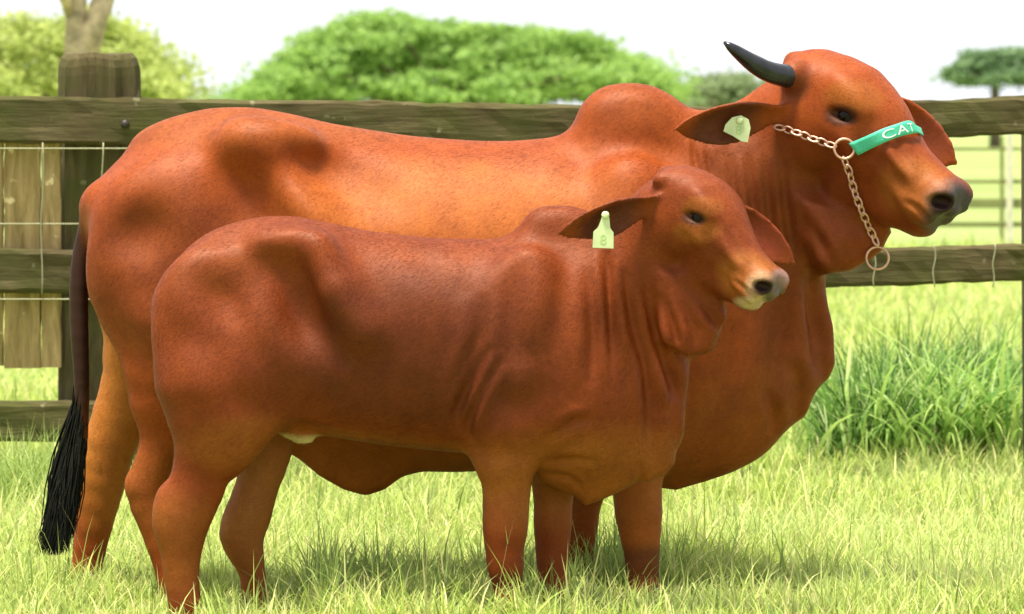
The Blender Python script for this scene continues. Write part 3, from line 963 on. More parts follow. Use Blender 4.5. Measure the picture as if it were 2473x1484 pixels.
    for x, y in ((458, -100), (624, 88), (1244, -88), (1348, 75)):
        hoof(B, x, y, root, 32)
    return B, fr, V

calfB, calfF, calfV = calf()

# ------------------------------------------------------------------ ear tags and halter
def front_y(B, V, x, z, r=14):
    """depth of the nearest skin at picture position (x, z)"""
    k = 1 + V[:, 1] / B.S / B.D
    ax = PW / 2 + (V[:, 0] - PW / 2) / k; az = HY + (V[:, 2] - HY) / k
    m = (np.abs(ax - x) < r) & (np.abs(az - z) < r)
    return V[m, 1].min() if m.any() else None

def ear_tag(B, V, outline, label, boss, mark):
    cx = sum(p[0] for p in outline) / len(outline); cz = sum(p[1] for p in outline) / len(outline)
    ys = [front_y(B, V, x, z, 10) for x, z in outline + [boss]]
    y0 = min(y for y in ys if y is not None) - 7
    P = [B.wp(B.A((x, z, y0))) for x, z in outline]
    th = Vector((0, 0.003, 0))
    root = empty('ear_tag', B.wp(B.A((boss[0], boss[1], y0))), label, 'ear tag')
    n = len(P)
    bm = bmesh.new()
    f = bm.faces.new([bm.verts.new(p) for p in P])
    r = bmesh.ops.extrude_face_region(bm, geom=[f])
    bmesh.ops.translate(bm, verts=[v for v in r['geom'] if isinstance(v, bmesh.types.BMVert)], vec=th)
    bmesh.ops.recalc_face_normals(bm, faces=bm.faces)
    bmesh.ops.bevel(bm, geom=[e for e in bm.edges], offset=0.0009, segments=2, affect='EDGES')
    me = bpy.data.meshes.new('tag_plate'); bm.to_mesh(me); bm.free(); me.materials.append(M_TAG)
    link(bpy.data.objects.new('tag_plate', me), root)
    b = B.wp(B.A((boss[0], boss[1], y0)))
    v, fc = tube([b + Vector((0, 0.024, 0)), b + Vector((0, -0.001, 0)), b + Vector((0, -0.006, 0)), b + Vector((0, -0.0075, 0))], [0.005, 0.011, 0.010, 0.005], 14)
    mesh_obj('tag_button', v, fc, M_TAG, root)
    # printed figure
    cu = bpy.data.curves.new('tag_number', 'FONT'); cu.body = mark[0]; cu.size = mark[3] / B.S; cu.extrude = 0.0003; cu.align_x = 'CENTER'; cu.align_y = 'CENTER'
    to = bpy.data.objects.new('tag_number', cu); COL.objects.link(to)
    me = bpy.data.meshes.new_from_object(to.evaluated_get(bpy.context.evaluated_depsgraph_get()))
    COL.objects.unlink(to); bpy.data.objects.remove(to)
    me.materials.clear(); me.materials.append(M_TAGPRINT); me.name = 'tag_number'
    o = bpy.data.objects.new('tag_number', me)
    o.matrix_world = Matrix.Translation(B.wp(B.A((mark[1], mark[2], y0))) + Vector((0, -0.0006, 0))) @ Matrix.Rotation(math.radians(90), 4, 'X')
    me.transform(o.matrix_world); o.matrix_world = Matrix.Identity(4)
    link(o, root)

ear_tag(cowB, cowV, [(1768, 284), (1790, 279), (1808, 289), (1813, 310), (1806, 345), (1790, 342), (1770, 329), (1747, 318), (1752, 301)],
        'pale yellowish green tag in the near ear of the large cow', (1786, 292), ('8', 1784, 316, 30))
ear_tag(calfB, calfV, [(1456, 512), (1469, 512), (1472, 530), (1474, 552), (1482, 562), (1482, 601), (1431, 599), (1433, 560), (1444, 550), (1452, 530)],
        'pale green tag hanging from the near ear of the calf', (1462, 520), ('8', 1457, 580, 34))

def halter():
    B, fr, V = cowB, cowF, cowV
    root = empty('halter', B.wp(H(fr, 300, 60, 60)), 'halter of steel chain with a green noseband on the large cow\'s face', 'halter')
    def skin(x, z, lift=6):
        y = front_y(B, V, x, z, 9)
        if y is None: y = -230
        return B.wp(B.A((x, z, y - lift)))
    # noseband: strip wrapped over the nose, found on the skin
    top = [(2050, 347), (2090, 330), (2130, 312), (2165, 300), (2190, 292), (2203, 294), (2211, 302)]
    bot = [(2072, 376), (2110, 357), (2145, 341), (2175, 330), (2200, 324), (2212, 322), (2219, 322)]
    n = 30
    T, Bt = spline(top, n), spline(bot, n)
    rows = 5
    G = np.zeros((n, rows, 3))
    ys = []
    for i in range(n):
        for j in range(rows):
            t = j / (rows - 1)
            p = T[i] * (1 - t) + Bt[i] * t
            y = front_y(B, V, p[0], p[1], 8)
            G[i, j] = (p[0], np.nan if y is None else y, p[1])
    col = np.array([np.nanmin(G[i, :, 1]) if np.isfinite(G[i, :, 1]).any() else np.nan for i in range(n)])
    ok = np.isfinite(col)
    col = np.interp(np.arange(n), np.arange(n)[ok], col[ok])
    ker = np.ones(5) / 5
    col = np.convolve(np.concatenate([[col[0]] * 2, col, [col[-1]] * 2]), ker, 'valid') - 9
    ext = 6                                                       # carry the strap on round the far side of the nose
    T = np.vstack([T, [T[-1] + np.array([2.2 * j, 1.2 * j]) for j in range(1, ext + 1)]])
    Bt = np.vstack([Bt, [Bt[-1] + np.array([2.2 * j, 1.2 * j]) for j in range(1, ext + 1)]])
    col = np.concatenate([col, col[-1] + 13.0 * np.arange(1, ext + 1)])
    n += ext
    def surf(u, v, lift=0.0):
        i = np.clip(u, 0, 1) * (n - 1); i0 = int(min(i, n - 2)); f = i - i0
        a = T[i0] * (1 - f) + T[i0 + 1] * f; b = Bt[i0] * (1 - f) + Bt[i0 + 1] * f
        p = a * (1 - v) + b * v; y = col[i0] * (1 - f) + col[i0 + 1] * f
        return B.wp(B.A((p[0], p[1], y - lift)))
    Vv, F = [], []
    for lift in (0.0, -4.0):
        for i in range(n):
            for j in range(rows):
                Vv.append(surf(i / (n - 1), j / (rows - 1), lift))
    g = lambda l, i, j: l * n * rows + i * rows + j
    for i in range(n - 1):
        for j in range(rows - 1):
            F.append((g(0, i, j), g(0, i, j + 1), g(0, i + 1, j + 1), g(0, i + 1, j)))
            F.append((g(1, i, j), g(1, i + 1, j), g(1, i + 1, j + 1), g(1, i, j + 1)))
        F.append((g(0, i, 0), g(0, i + 1, 0), g(1, i + 1, 0), g(1, i, 0)))
        F.append((g(0, i, rows - 1), g(1, i, rows - 1), g(1, i + 1, rows - 1), g(0, i + 1, rows - 1)))
    for i in (0, n - 1):
        for j in range(rows - 1):
            F.append((g(0, i, j), g(1, i, j), g(1, i, j + 1), g(0, i, j + 1)))
    band = mesh_obj('noseband', Vv, F, M_GREEN, root)
    # white lettering wrapped on the band
    cu = bpy.data.curves.new('lettering', 'FONT'); cu.body = 'CAT'; cu.size = 1.0; cu.space_character = 1.1
    to = bpy.data.objects.new('lettering', cu); COL.objects.link(to)
    me = bpy.data.meshes.new_from_object(to.evaluated_get(bpy.context.evaluated_depsgraph_get()))
    COL.objects.unlink(to); bpy.data.objects.remove(to)
    bm = bmesh.new(); bm.from_mesh(me)
    bmesh.ops.triangulate(bm, faces=bm.faces)
    bmesh.ops.subdivide_edges(bm, edges=bm.edges, cuts=2, use_grid_fill=True)
    xs = [v.co.x for v in bm.verts]; ys = [v.co.y for v in bm.verts]
    x0, x1, y0, y1 = min(xs), max(xs), min(ys), max(ys)
    for v in bm.verts:
        v.co = surf(0.25 + 0.41 * (v.co.x - x0) / (x1 - x0), 0.84 - 0.66 * (v.co.y - y0) / (y1 - y0), 1.2)
    bm.to_mesh(me); bm.free(); me.materials.clear(); me.materials.append(M_WHITE); me.name = 'lettering'
    lo = bpy.data.objects.new('lettering', me); COL.objects.link(lo)
    lo.parent = band; lo.matrix_parent_inverse = Matrix.Translation(-band.matrix_basis.translation) @ Matrix.Translation(-Vector(root.location)) if False else Matrix.Identity(4)
    # chain of single links
    def torus(major, minor, stretch, nu=14, nv=6):
        Vl, Fl = [], []
        for i in range(nu):
            a = 2 * math.pi * i / nu
            for j in range(nv):
                b = 2 * math.pi * j / nv
                r = major + minor * math.cos(b)
                Vl.append(Vector((r * math.cos(a) * stretch, r * math.sin(a), minor * math.sin(b))))
        for i in range(nu):
            for j in range(nv):
                Fl.append((i * nv + j, ((i + 1) % nu) * nv + j, ((i + 1) % nu) * nv + (j + 1) % nv, i * nv + (j + 1) % nv))
        return Vl, Fl
    lv, lf = torus(8.2 / B.S, 2.7 / B.S, 1.6)
    lme = bpy.data.meshes.new('chain_link'); lme.from_pydata([tuple(v) for v in lv], [], lf); lme.materials.append(M_STEEL)
    lme.polygons.foreach_set('use_smooth', [True] * len(lme.polygons))
    def run(path, step=19.0):
        P = spline(path, 200)
        d = np.concatenate([[0], np.cumsum(np.linalg.norm(np.diff(P, axis=0), axis=1))])
        num = int(d[-1] / step)
        Y = []
        Q = [np.array([np.interp((i + 0.5) * d[-1] / num, d, P[:, c]) for c in (0, 1)]) for i in range(num)]
        for q in Q:
            y = front_y(B, V, q[0], q[1], 10); Y.append(-200 if y is None else y)
        Y = np.array(Y); Y = np.convolve(np.concatenate([[Y[0]], Y, [Y[-1]]]), [0.25, 0.5, 0.25], 'valid')
        W_ = [B.wp(B.A((q[0], q[1], y - 9))) for q, y in zip(Q, Y)]
        for i, p in enumerate(W_):
            t = (W_[min(i + 1, num - 1)] - W_[max(i - 1, 0)]).normalized()
            view = Vector((0, -1, 0)); b = t.cross(view).normalized(); c = t.cross(b)
            tilt = math.radians(28 if i % 2 else -42)
            b2 = b * math.cos(tilt) + c * math.sin(tilt); c2 = t.cross(b2)
            M = Matrix((t, b2, c2)).transposed().to_4x4(); M.translation = p
            o = bpy.data.objects.new('chain_link', lme); o.matrix_basis = M
            COL.objects.link(o); o.parent = root; o.matrix_parent_inverse = Matrix.Translation(-Vector(root.location))
    run([(1872, 306), (1915, 318), (1960, 335), (2016, 354)])
    run([(2038, 384), (2052, 420), (2066, 470), (2092, 535), (2118, 590)])
    def ring(cx, cz, r, minor, lift, name='ring'):
        y = front_y(B, V, cx - 6, cz - 18, 16); y = (-215 if y is None else y) - lift
        P = [B.wp(B.A((cx + r * math.cos(t), cz + r * math.sin(t), y))) for t in np.linspace(0, 2 * math.pi, 33)]
        v, f = tube(P, [minor / B.S] * 33, 7, False)
        mesh_obj(name, v, f, M_STEEL, root)
    ring(2039, 360, 24, 3.4, 8)
    ring(2119, 624, 27, 3.0, 4)
    # buckle loop from ring to band
halter()

# ------------------------------------------------------------------ near fence: posts, rails, boards, wire
def rough_box(name, x0, x1, y0, y1, z0, z1, mat, parent, seg=24, axis='X', jit=0.006, slope=0.0, bev=0.012):
    """hewn timber: long box with worn edges and uneven faces; slope lifts the right end"""
    prof = []
    hw, hh = (y1 - y0) / 2, (z1 - z0) / 2
    if axis == 'Z': hw, hh = (y1 - y0) / 2, (x1 - x0) / 2
    for (sx, sz) in ((-1, -1), (1, -1), (1, 1), (-1, 1)):
        for a, b in ((sx * hw, sz * (hh - bev)), (sx * (hw - bev), sz * hh)) if (sx * sz > 0) else ((sx * (hw - bev), sz * hh), (sx * hw, sz * (hh - bev))):
            prof.append((a, b))
    # add mid points
    pr = []
    for i in range(len(prof)):
        p, q = prof[i], prof[(i + 1) % len(prof)]
        pr.append(p)
        if math.hypot(p[0] - q[0], p[1] - q[1]) > 3 * bev:
            for t in (1 / 3, 2 / 3): pr.append((p[0] + (q[0] - p[0]) * t, p[1] + (q[1] - p[1]) * t))
    n = len(pr)
    ph = RNG.uniform(0, 6.28, (n, 3))
    V, F = [], []
    for i in range(seg + 1):
        t = i / seg
        for j, (a, b) in enumerate(pr):
            w = jit * (math.sin(3 * t * 6 + ph[j, 0]) * 0.6 + math.sin(9 * t * 6 + ph[j, 1]) * 0.4 + RNG.normal(0, 0.3))
            w2 = jit * (math.sin(4 * t * 6 + ph[j, 2]) * 0.6 + RNG.normal(0, 0.3))
            if axis == 'X':
                V.append(Vector((x0 + (x1 - x0) * t, (y0 + y1) / 2 + a + w2, (z0 + z1) / 2 + b + w + slope * (t - 0.5))))
            else:
                V.append(Vector(((x0 + x1) / 2 + b + w, (y0 + y1) / 2 + a + w2, z0 + (z1 - z0) * t)))
    for i in range(seg):
        for j in range(n):
            F.append((i * n + j, i * n + (j + 1) % n, (i + 1) * n + (j + 1) % n, (i + 1) * n + j))
    F.append(tuple(range(n - 1, -1, -1))); F.append(tuple(seg * n + j for j in range(n)))
    o = mesh_obj(name, V, F, mat, parent, smooth=False)
    bm = bmesh.new(); bm.from_mesh(o.data); bmesh.ops.recalc_face_normals(bm, faces=bm.faces); bm.to_mesh(o.data); bm.free()
    return o

def near_fence():
    D = 15.5
    root = empty('rail_fence', (0, D, 0), 'weathered timber rail fence with mossy rails, thick posts and wire mesh behind the cow', 'fence')
    X = lambda px, d=D: (px - PW / 2) * d / FPX
    Z = lambda py, d=D: CAMH - (py - HY) * d / FPX
    # rails (front face nearest the camera), two lengths each butted behind the cow
    def rail(pxa, pxb, ta, tb, ba, bb):
        ta, tb, ba, bb = map(Z, (ta, tb, ba, bb))
        za, zb = (ta + ba) / 2, (tb + bb) / 2
        h = ((ta - ba) + (tb - bb)) / 2
        rough_box('rail', X(pxa), X(pxb), D, D + 0.10, (za + zb) / 2 - h / 2, (za + zb) / 2 + h / 2, M_RAIL, root, seg=60, slope=zb - za)
    rail(-620, 1798, 224, 262, 336, 368)
    rail(1804, 3300, 262, 200, 346, 296)
    rail(-620, 1798, 600, 616, 704, 716)
    rail(1804, 3300, 612, 566, 700, 652)
    rail(-620, 1798, 964, 990, 1062, 1086)
    # posts behind the rails
    for px0, px1, pt in ((132, 330, 130), (2483, 2680, 246), (-620, -450, 140)):
        d = D + 0.112
        x0, x1 = X(px0, d), X(px1, d); zt = Z(pt, d)
        cx, r = (x0 + x1) / 2, (x1 - x0) / 2
        n, V, F = 28, [], []
        ph = RNG.uniform(0, 6.28, 4)
        lev = [-0.3, 0.0, 0.3, 0.6, 0.9, 1.15, 1.35, zt - 0.085, zt - 0.05, zt - 0.02, zt]
        shr = [1, 1, 1, 1, 1, 1, 1, 1, 0.985, 0.93, 0.82]
        for z, s_ in zip(lev, shr):
            for k in range(n):
                th = 2 * math.pi * k / n
                sq = (abs(math.cos(th)) ** 4.5 + abs(math.sin(th)) ** 4.5) ** (-1 / 4.5)         # squarish hewn log
                crack = -0.028 * (k % 7 == 3) - 0.012 * (k % 5 == 1)
                rr = r * s_ * sq * (1 + 0.02 * math.sin(3 * th + ph[0] + z * 2)) + crack
                V.append(Vector((cx + rr * math.cos(th), d + r * 0.85 + rr * 0.85 * math.sin(th), z + (0.006 * math.sin(5 * th + ph[1]) if z > 1.3 else 0))))
        for i in range(len(lev) - 1):
            for k in range(n): F.append((i * n + k, i * n + (k + 1) % n, (i + 1) * n + (k + 1) % n, (i + 1) * n + k))
        o = len(V); V.append(Vector((cx, d + r * 0.85, zt + 0.004)))
        for k in range(n): F.append(((len(lev) - 1) * n + k, (len(lev) - 1) * n + (k + 1) % n, o))
        mesh_obj('post', V, F, M_POST, root, smooth=False)
        # bolt heads
        if px0 == 132:
            for bx, bz in ((302, 300), (302, 655)):
                b = Vector((X(bx), D - 0.004, Z(bz)))
                v, f = tube([b + Vector((0, 0.01, 0)), b + Vector((0, -0.006, 0)), b + Vector((0, -0.011, 0))], [0.018, 0.016, 0.006], 8)
                mesh_obj('bolt', v, f, M_HOOF, root)
    # upright boards behind the rails at the left
    d = D + 0.108
    for a, b, t, bt in ((-330, -216, 344, 886), (-208, -96, 344, 892), (-92, 7, 346, 884), (10, 97, 344, 890), (100, 146, 346, 888)):
        rough_box('board', X(a, d), X(b, d), d, d + 0.03, Z(bt, d), Z(t, d), M_BOARD, root, seg=14, axis='Z', jit=0.003, bev=0.005)
    # wire mesh in front
    def wire(p, q, r=0.0022, sag=0.0):
        pts = []
        for t in np.linspace(0, 1, 13):
            v = Vector(p).lerp(Vector(q), t); v.z -= sag * math.sin(math.pi * t); v.x += 0.004 * math.sin(9 * t + p[0] * 7) * (abs(p[0] - q[0]) < 0.1)
            pts.append(v)
        v, f = tube(pts, [r] * 13, 5)
        mesh_obj('wire', v, f, M_WIRE, root)
    yw = D - 0.012
    for z, xe in ((358, 1800), (540, 1800), (722, 1800)):
        wire((X(-620, yw), yw, Z(z, yw)), (X(xe, yw), yw, Z(z - 6, yw)), 0.0026, 0.006)
    x = 108 - 145 * 3
    while x < 2700:
        wire((X(x, yw), yw - 0.004, Z(345 if x < 1800 else 590, yw)), (X(x - 4, yw), yw - 0.004, Z(712 if x < 1800 else 694, yw)), 0.0028)
        x += 143.6
near_fence()

# ------------------------------------------------------------------ far fence across the pasture
def far_fence():
    D = 46.0
    root = empty('far_fence', (3, D, 0), 'distant low fence with pale posts and thin rails crossing the far pasture', 'fence')
    X = lambda px: (px - PW / 2) * D / FPX
    Z = lambda py: CAMH - (py - HY) * D / FPX
    for px in (-1180, -570, 40, 640, 1240, 1838, 2438, 3038):
        w = 7.5 * D / FPX
        rough_box('post', X(px) - w, X(px) + w, D - w, D + w, -0.1, Z(318), M_FARPOST, root, seg=6, axis='Z', jit=0.004, bev=0.006)
        w = 4.0 * D / FPX
        rough_box('thin_upright', X(px - 17) - w, X(px - 17) + w, D + 0.03, D + 0.10, -0.1, Z(330), M_FARRAIL, root, seg=4, axis='Z', jit=0.003, bev=0.004)  # thin darker upright beside each pale post
    for y, h in ((360, 7), (439, 9), (492, 22), (543, 12)):
        hh = h * 0.5 * D / FPX
        rough_box('rail', X(-1200), X(3060), D + 0.045, D + 0.075, Z(y) - hh, Z(y) + hh, M_FARRAIL, root, seg=30, jit=0.003, bev=0.004)
far_fence()

# ------------------------------------------------------------------ trees
def leaf_mesh(centers, size, tints, normals_bias, mat, name, parent):
    n = len(centers)
    nv = RNG.normal(0, 1, (n, 3)) + normals_bias
    nv /= np.linalg.norm(nv, axis=1, keepdims=True)
    r = RNG.normal(0, 1, (n, 3)); t = np.cross(nv, r); t /= np.linalg.norm(t, axis=1, keepdims=True)
    b = np.cross(nv, t)
    L = size * RNG.uniform(0.6, 1.4, (n, 1)); Wd = L * RNG.uniform(0.35, 0.6, (n, 1))
    V = np.stack([centers - t * L, centers + b * Wd + nv * L * 0.12, centers + t * L, centers - b * Wd + nv * L * 0.12], 1).reshape(-1, 3)
    loops = np.arange(4 * n); me = np_mesh(name, V, loops, np.full(n, 4), mat, smooth=False)
    color_attr(me, 'tint', np.repeat(tints, 4, 0))
    return link(bpy.data.objects.new(name, me), parent)

def tree(name, base, trunk_h, trunk_r, clumps, leaf_n, leaf_size, cols, label, bark, cat='tree', limbs=True):
    """clumps: (center offset from base, radii)"""
    base = Vector(base)
    root = empty(name, base, label, cat)
    V, F = [], []
    def addt(v, f):
        o = len(V); V.extend(v); F.extend(tuple(x + o for x in q) for q in f)
    top = base + Vector((0, 0, trunk_h))
    addt(*tube([base - Vector((0, 0, 0.2)), base + Vector((trunk_r * 0.2, 0, trunk_h * 0.5)), top], [trunk_r * 1.25, trunk_r, trunk_r * 0.8], 10))
    if limbs:
        for c, r in clumps[::max(1, len(clumps) // 16)]:
            e = base + Vector(c)
            mid = top.lerp(e, 0.5) + Vector((RNG.normal(0, 0.1), RNG.normal(0, 0.1), 0.06)) * (e - top).length * 0.6
            P = spline([top, mid, e], 7)
            addt(*tube([Vector(p) for p in P], list(np.linspace(trunk_r * 0.55, trunk_r * 0.08, 7)), 6))
    mesh_obj('trunk', V, F, bark, root)
    C, Nn, Tn = [], [], []
    vol = np.array([c[1][0] * c[1][2] for c in clumps]); vol = vol / vol.sum()
    cols = np.array(cols)
    for (c, r), v in zip(clumps, vol):
        m = max(20, int(leaf_n * v))
        d = RNG.normal(0, 1, (m, 3)); d /= np.linalg.norm(d, axis=1, keepdims=True)
        rad = np.abs(RNG.normal(0.72, 0.48, (m, 1)))
        rad *= 1 + 0.16 * np.sin(5 * d[:, :1] + 3 * c[0]) + 0.12 * np.sin(7 * d[:, 2:] + c[0])
        p = np.array(base) + np.array(c) + d * rad * np.array(r)
        C.append(p); Nn.append(d * 0.9 + np.array([0, 0, 0.5]))
        t = RNG.uniform(0, 1, (m, 1)) * 0.6 + RNG.uniform(0, 0.4)
        Tn.append(cols[0] * (1 - t) + cols[1] * t)
    leaf_mesh(np.concatenate(C), leaf_size, np.concatenate(Tn), np.concatenate(Nn), M_LEAF, 'crown', root)
    return root

def crown_from_outline(D, outline_top, y_bottom, n, rx, rz, base, depth):
    """clumps spread through the space under a skyline (picture columns/rows at distance D)"""
    xs = np.array([p[0] for p in outline_top], float); ys = np.array([p[1] for p in outline_top], float)
    out = []
    for i in range(n):
        px = xs[0] + (xs[-1] - xs[0]) * (i + RNG.uniform(0, 1)) / n
        t = np.interp(px, xs, ys)
        u = (i * 0.618034 % 1.0) ** 1.1
        s_ = D / FPX
        py = t + rz + u * max(2.0, (y_bottom - t - 2 * rz))
        sc = math.exp(RNG.normal(0, 0.38)); t += RNG.normal(0, 4)
        p = W(px, py, D) - Vector(base)
        yy = RNG.uniform(-1, 1) * depth * (0.35 + 0.65 * u)
        out.append(((p.x, yy, p.z), (rx * s_ * sc, rx * s_ * sc, rz * s_ * sc)))
    return out

def trees():  # leaf tints paled to stand in for distance haze
    # broad spreading tree in the middle
    D = 130.0
    b = W(1090, 0, D); b.z = 0
    cl = crown_from_outline(D, [(598, 236), (655, 172), (700, 112), (760, 70), (850, 40), (920, 24), (1010, 36), (1120, 50), (1230, 58), (1340, 66), (1440, 84), (1500, 118), (1560, 150), (1630, 205)], 252, 640, 30, 11, b, 6.5)
    tree('spreading_tree', b, 1.6, 0.42, cl, 50000, 0.125, [(0.22, 0.37, 0.08), (0.42, 0.60, 0.15)], 'broad bright green spreading tree above the fence behind the cow\'s back', M_DARKBARK)
    # low bush behind the hump
    D = 170.0
    b = W(1760, 0, D); b.z = 0
    cl = crown_from_outline(D, [(1640, 225), (1680, 190), (1730, 176), (1790, 180), (1850, 205), (1900, 235)], 268, 60, 28, 12, b, 4.0)
    tree('hazy_tree', b, 1.4, 0.3, cl, 9000, 0.15, [(0.20, 0.26, 0.12), (0.34, 0.42, 0.20)], 'dull green tree low behind the cow\'s hump and horn', M_DARKBARK)
    # small tree far right
    D = 240.0
    b = W(2402, 0, D); b.z = 0
    cl = crown_from_outline(D, [(2296, 160), (2330, 128), (2380, 113), (2430, 112), (2480, 112), (2530, 130)], 204, 60, 24, 9, b, 2.6)
    tree('small_tree', b, W(0, 185, D).z, 0.30, cl, 9000, 0.2, [(0.15, 0.25, 0.11), (0.27, 0.40, 0.18)], 'small umbrella shaped tree on the skyline at the far right', M_DARKBARK)
    # soft yellow-green tree on the left
    D = 62.0
    b = W(150, 0, D); b.z = 0
    cl = crown_from_outline(D, [(-260, 60), (-120, 20), (0, 32), (90, 34), (160, 40), (240, 26), (300, 44), (340, 90), (385, 140), (420, 205)], 250, 260, 34, 16, b, 2.8)
    tree('bushy_tree', b, 1.0, 0.2, cl, 30000, 0.062, [(0.36, 0.44, 0.10), (0.58, 0.64, 0.20)], 'soft yellowish green bushy tree at the left edge behind the post', M_DARKBARK)
    # forked bare trunk just behind the fence
    D = 30.0
    b = W(205, 0, D); b.z = 0
    root = empty('forked_tree', b, 'pale forked tree trunk rising behind the left fence post', 'tree')
    w = lambda x, y, dy=0.0: W(x, y, D + dy)
    s_ = D / FPX
    V, F = [], []
    def addt(pts, rad):
        P = spline([tuple(p) for p in pts], 16); R = np.interp(np.linspace(0, 1, 16), np.linspace(0, 1, len(rad)), rad)
        R = R * (1 + 0.06 * np.sin(np.arange(16) * 1.9))
        v, f = tube([Vector(p) for p in P], R * s_, 12); o = len(V); V.extend(v); F.extend(tuple(x + o for x in q) for q in f)
    addt([w(212, 830), w(206, 500), w(200, 300), w(196, 170), w(186, 60), w(176, -80), w(120, -320), w(60, -620)], [66, 50, 46, 42, 28, 24, 20, 10])
    addt([w(200, 210), w(210, 120), w(236, 40), w(262, -40, 0.2), w(320, -240, 0.5), w(400, -520, 0.8)], [34, 32, 28, 24, 18, 9])
    addt([w(176, 40), w(140, -40, -0.2), w(60, -200, -0.4), w(-20, -420, -0.6)], [15, 14, 11, 5])
    mesh_obj('trunk', V, F, M_BARK, root)
    C = []
    for cx, cy in ((60, -640), (400, -540), (-20, -440), (220, -700), (-140, -560), (520, -640)):
        p = np.array(w(cx, cy)); C.append(p + RNG.normal(0, 1, (900, 3)) * np.array([0.42, 0.5, 0.26]))
    C = np.concatenate(C); t = RNG.uniform(0, 1, (len(C), 1))
    leaf_mesh(C, 0.05, np.array([0.16, 0.22, 0.03]) * (1 - t) + np.array([0.36, 0.42, 0.07]) * t, np.array([0, 0, 0.6]), M_LEAF, 'crown', root)
trees()

# ------------------------------------------------------------------ grass
def blades(pos, height, width, bend, cols, name, lean=None, seg=4):
    n = len(pos)
    az = RNG.uniform(0, 2 * np.pi, n) if lean is None else lean
    dirv = np.stack([np.cos(az), np.sin(az), np.zeros(n)], 1)
    fa = az + np.pi / 2 + RNG.normal(0, 0.5, n)
    side = np.stack([np.cos(fa), np.sin(fa), np.zeros(n)], 1)
    rows = []
    for i in range(seg + 1):
        t = i / seg
        ang = bend * t
        # arc: integrate roughly
        up = np.sin(np.clip(ang, 1e-3, None)) / np.clip(ang, 1e-3, None) * t
        out = (1 - np.cos(ang)) / np.clip(ang, 1e-3, None) * t
        c = pos + dirv * (height * out)[:, None]; c[:, 2] += height * up
        w = width * (1 - t ** 1.8) * (0.75 + 0.25 * min(1, t * 4))
        if i < seg:
            rows.append(c - side * w[:, None]); rows.append(c + side * w[:, None])
        else:
            rows.append(c)
    per = 2 * seg + 1
    V = np.stack(rows, 1).reshape(-1, 3)
    base = np.arange(n)[:, None] * per
    quads = np.concatenate([np.concatenate([base + 2 * i, base + 2 * i + 1, base + 2 * i + 3, base + 2 * i + 2], 1) for i in range(seg - 1)], 0)
    tris = np.concatenate([base + 2 * (seg - 1), base + 2 * (seg - 1) + 1, base + 2 * seg], 1)
    loops = np.concatenate([quads.ravel(), tris.ravel()]); sizes = np.concatenate([np.full(len(quads), 4), np.full(len(tris), 3)])
    me = np_mesh(name, V, loops, sizes, M_BLADE)
    shade = np.repeat(cols, per, 0)
    color_attr(me, 'tint', shade)
    o = bpy.data.objects.new(name, me); COL.objects.link(o)
    return o

def lowfreq(x, y, seed, s):
    r = np.random.default_rng(seed); v = np.zeros(len(x))
    for _ in range(7):
        a = r.uniform(0, 6.28); f = s * r.uniform(0.5, 2.0); v += np.sin((x * np.cos(a) + y * np.sin(a)) * f + r.uniform(0, 6.28))
    return v / 7 * 1.8

def scatter(d0, d1, dens, margin=0.25):
    area_w = lambda d: PW / FPX * d + 2 * margin
    n = int(dens * (d1 - d0) * area_w((d0 + d1) / 2))
    y = RNG.uniform(d0, d1, n)
    x = RNG.uniform(-0.5, 0.5, n) * (PW / FPX * y + 2 * margin)
    return x, y

STRAW = np.array([0.72, 0.68, 0.28]); LIME = np.array([0.54, 0.64, 0.12]); MID = np.array([0.24, 0.36, 0.055]); PALE = np.array([0.66, 0.75, 0.30])

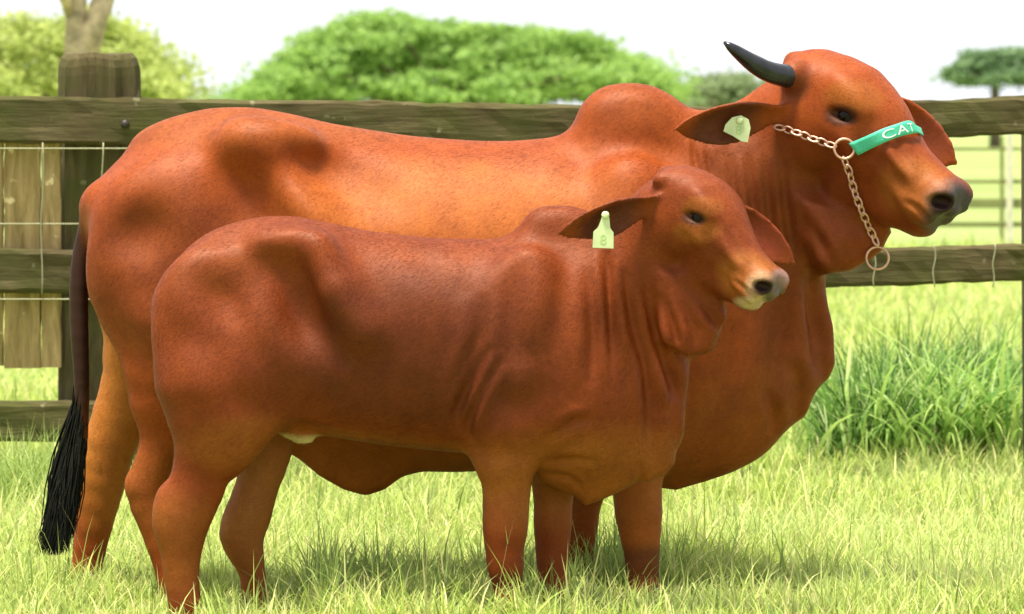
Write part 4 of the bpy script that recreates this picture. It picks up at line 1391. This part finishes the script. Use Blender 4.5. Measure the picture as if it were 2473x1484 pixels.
def grass():
    X, Y, Hh, Wd, Bd, Cc = [], [], [], [], [], []
    for d0, d1, dens, hk in ((10.7, 12.0, 6500, 1.0), (12.0, 14.0, 5200, 1.0), (14.0, 16.5, 3600, 1.1), (16.5, 24.0, 900, 1.0), (24, 46, 260, 1.0)):
        x, y = scatter(d0, d1, dens)
        n = len(x)
        lf = lowfreq(x, y, 3, 3.2); lf2 = lowfreq(x, y, 5, 9.0)
        h = np.clip(RNG.normal(0.115, 0.035, n) * (1 + 0.3 * lf + 0.25 * lf2), 0.03, 0.26) * hk
        tall = RNG.uniform(0, 1, n) < 0.06
        h = np.where(tall, h * 1.5, h)
        X.append(x); Y.append(y); Hh.append(h)
        Wd.append(RNG.uniform(0.0021, 0.0052, n) * (1 + 0.06 * np.maximum(0, y - 12)))
        Bd.append(np.clip(RNG.normal(1.15, 0.5, n), 0.15, 2.4))
        t = RNG.uniform(0, 1, (n, 1)); g = (0.5 + 0.5 * lowfreq(x, y, 8, 2.2))[:, None]
        c = LIME * (1 - t ** 1.4) + MID * t ** 1.4
        dk = RNG.uniform(0, 1, (n, 1)) < 0.12
        c = np.where(dk, np.array([0.13, 0.20, 0.03]), c)
        c = c * (1 - 0.55 * np.clip(g, 0, 1)) + PALE * 0.55 * np.clip(g, 0, 1)
        st = RNG.uniform(0, 1, (n, 1)) < 0.20
        c = np.where(st, STRAW, c)
        Cc.append(c * RNG.uniform(0.8, 1.15, (n, 1)))
    X, Y, Hh, Wd, Bd, Cc = map(np.concatenate, (X, Y, Hh, Wd, Bd, Cc))
    o = blades(np.stack([X, Y, np.zeros(len(X)) - 0.004], 1), Hh, Wd, Bd, Cc, 'grass')
    props(o, 'short bright yellowish green pasture grass all over the ground', 'grass', kind='stuff')

    # tall rank grass by the fence at the right
    px = RNG.uniform(1930, 2620, 9000); yy = RNG.uniform(16.3, 19.0, 9000)
    x = (px - PW / 2) * yy / FPX
    dens = np.clip(1.25 - np.abs((px - 2300) / 340) ** 2.2, 0, 1) * (0.55 + 0.45 * np.clip(lowfreq(x, yy, 21, 6), -1, 1))
    k = RNG.uniform(0, 1, len(x)) < dens
    x, yy, dens = x[k], yy[k], dens[k]
    n = len(x)
    h = np.clip(RNG.normal(0.54, 0.12, n), 0.2, 0.85) * (0.55 + 0.45 * dens)
    t = RNG.uniform(0, 1, (n, 1))
    c = np.array([0.028, 0.090, 0.012]) * (1 - t) + np.array([0.22, 0.38, 0.065]) * t
    pale = RNG.uniform(0, 1, (n, 1)) < 0.13
    c = np.where(pale, np.array([0.52, 0.62, 0.25]), c)
    o = blades(np.stack([x, yy, np.zeros(n)], 1), h, RNG.uniform(0.004, 0.009, n), np.clip(RNG.normal(1.3, 0.5, n), 0.2, 2.5), c, 'tall_grass', seg=6)
    props(o, 'taller darker green clump of long grass growing by the fence at the right', 'tall grass', kind='stuff')
    n = 340
    px = RNG.normal(2290, 150, n); d = RNG.uniform(16.2, 16.8, n)
    t = RNG.uniform(0, 1, (n, 1))
    o2 = blades(np.stack([(px - PW / 2) * d / FPX, d, np.zeros(n)], 1), np.clip(RNG.normal(0.62, 0.14, n), 0.3, 0.9), RNG.uniform(0.007, 0.014, n), np.clip(RNG.normal(1.7, 0.5, n), 0.4, 2.6),
                np.array([0.14, 0.30, 0.045]) * (1 - t) + np.array([0.46, 0.60, 0.15]) * t, 'long_grass', seg=7)
    props(o2, 'wide pale arching blades rising over the darker grass clump at the right', 'long grass', kind='stuff')
    # taller tufts: lower left against the fence and between the legs
    X, Y, Hh = [], [], []
    for cx, cd, cw, cn, hh in ((60, 14.6, 150, 700, 0.30), (1480, 12.15, 110, 420, 0.20), (1560, 12.4, 90, 260, 0.18), (910, 12.1, 130, 420, 0.17), (790, 11.9, 60, 200, 0.2), (1040, 11.6, 110, 300, 0.15), (1340, 11.35, 90, 200, 0.16)):
        p = RNG.normal(cx, cw * 0.55, cn); d = RNG.normal(cd, 0.14, cn)
        X.append((p - PW / 2) * d / FPX); Y.append(d); Hh.append(np.clip(RNG.normal(hh, hh * 0.25, cn), 0.06, 0.4))
    X, Y, Hh = map(np.concatenate, (X, Y, Hh)); n = len(X)
    t = RNG.uniform(0, 1, (n, 1))
    c = np.array([0.24, 0.36, 0.07]) * (1 - t) + np.array([0.52, 0.62, 0.20]) * t
    o = blades(np.stack([X, Y, np.zeros(n)], 1), Hh, RNG.uniform(0.002, 0.0045, n), np.clip(RNG.normal(1.0, 0.5, n), 0.15, 2.2), c, 'grass_tufts', seg=5)
    props(o, 'darker green tufts of grass between the animals\' legs and by the left post', 'grass tufts', kind='stuff')
grass()
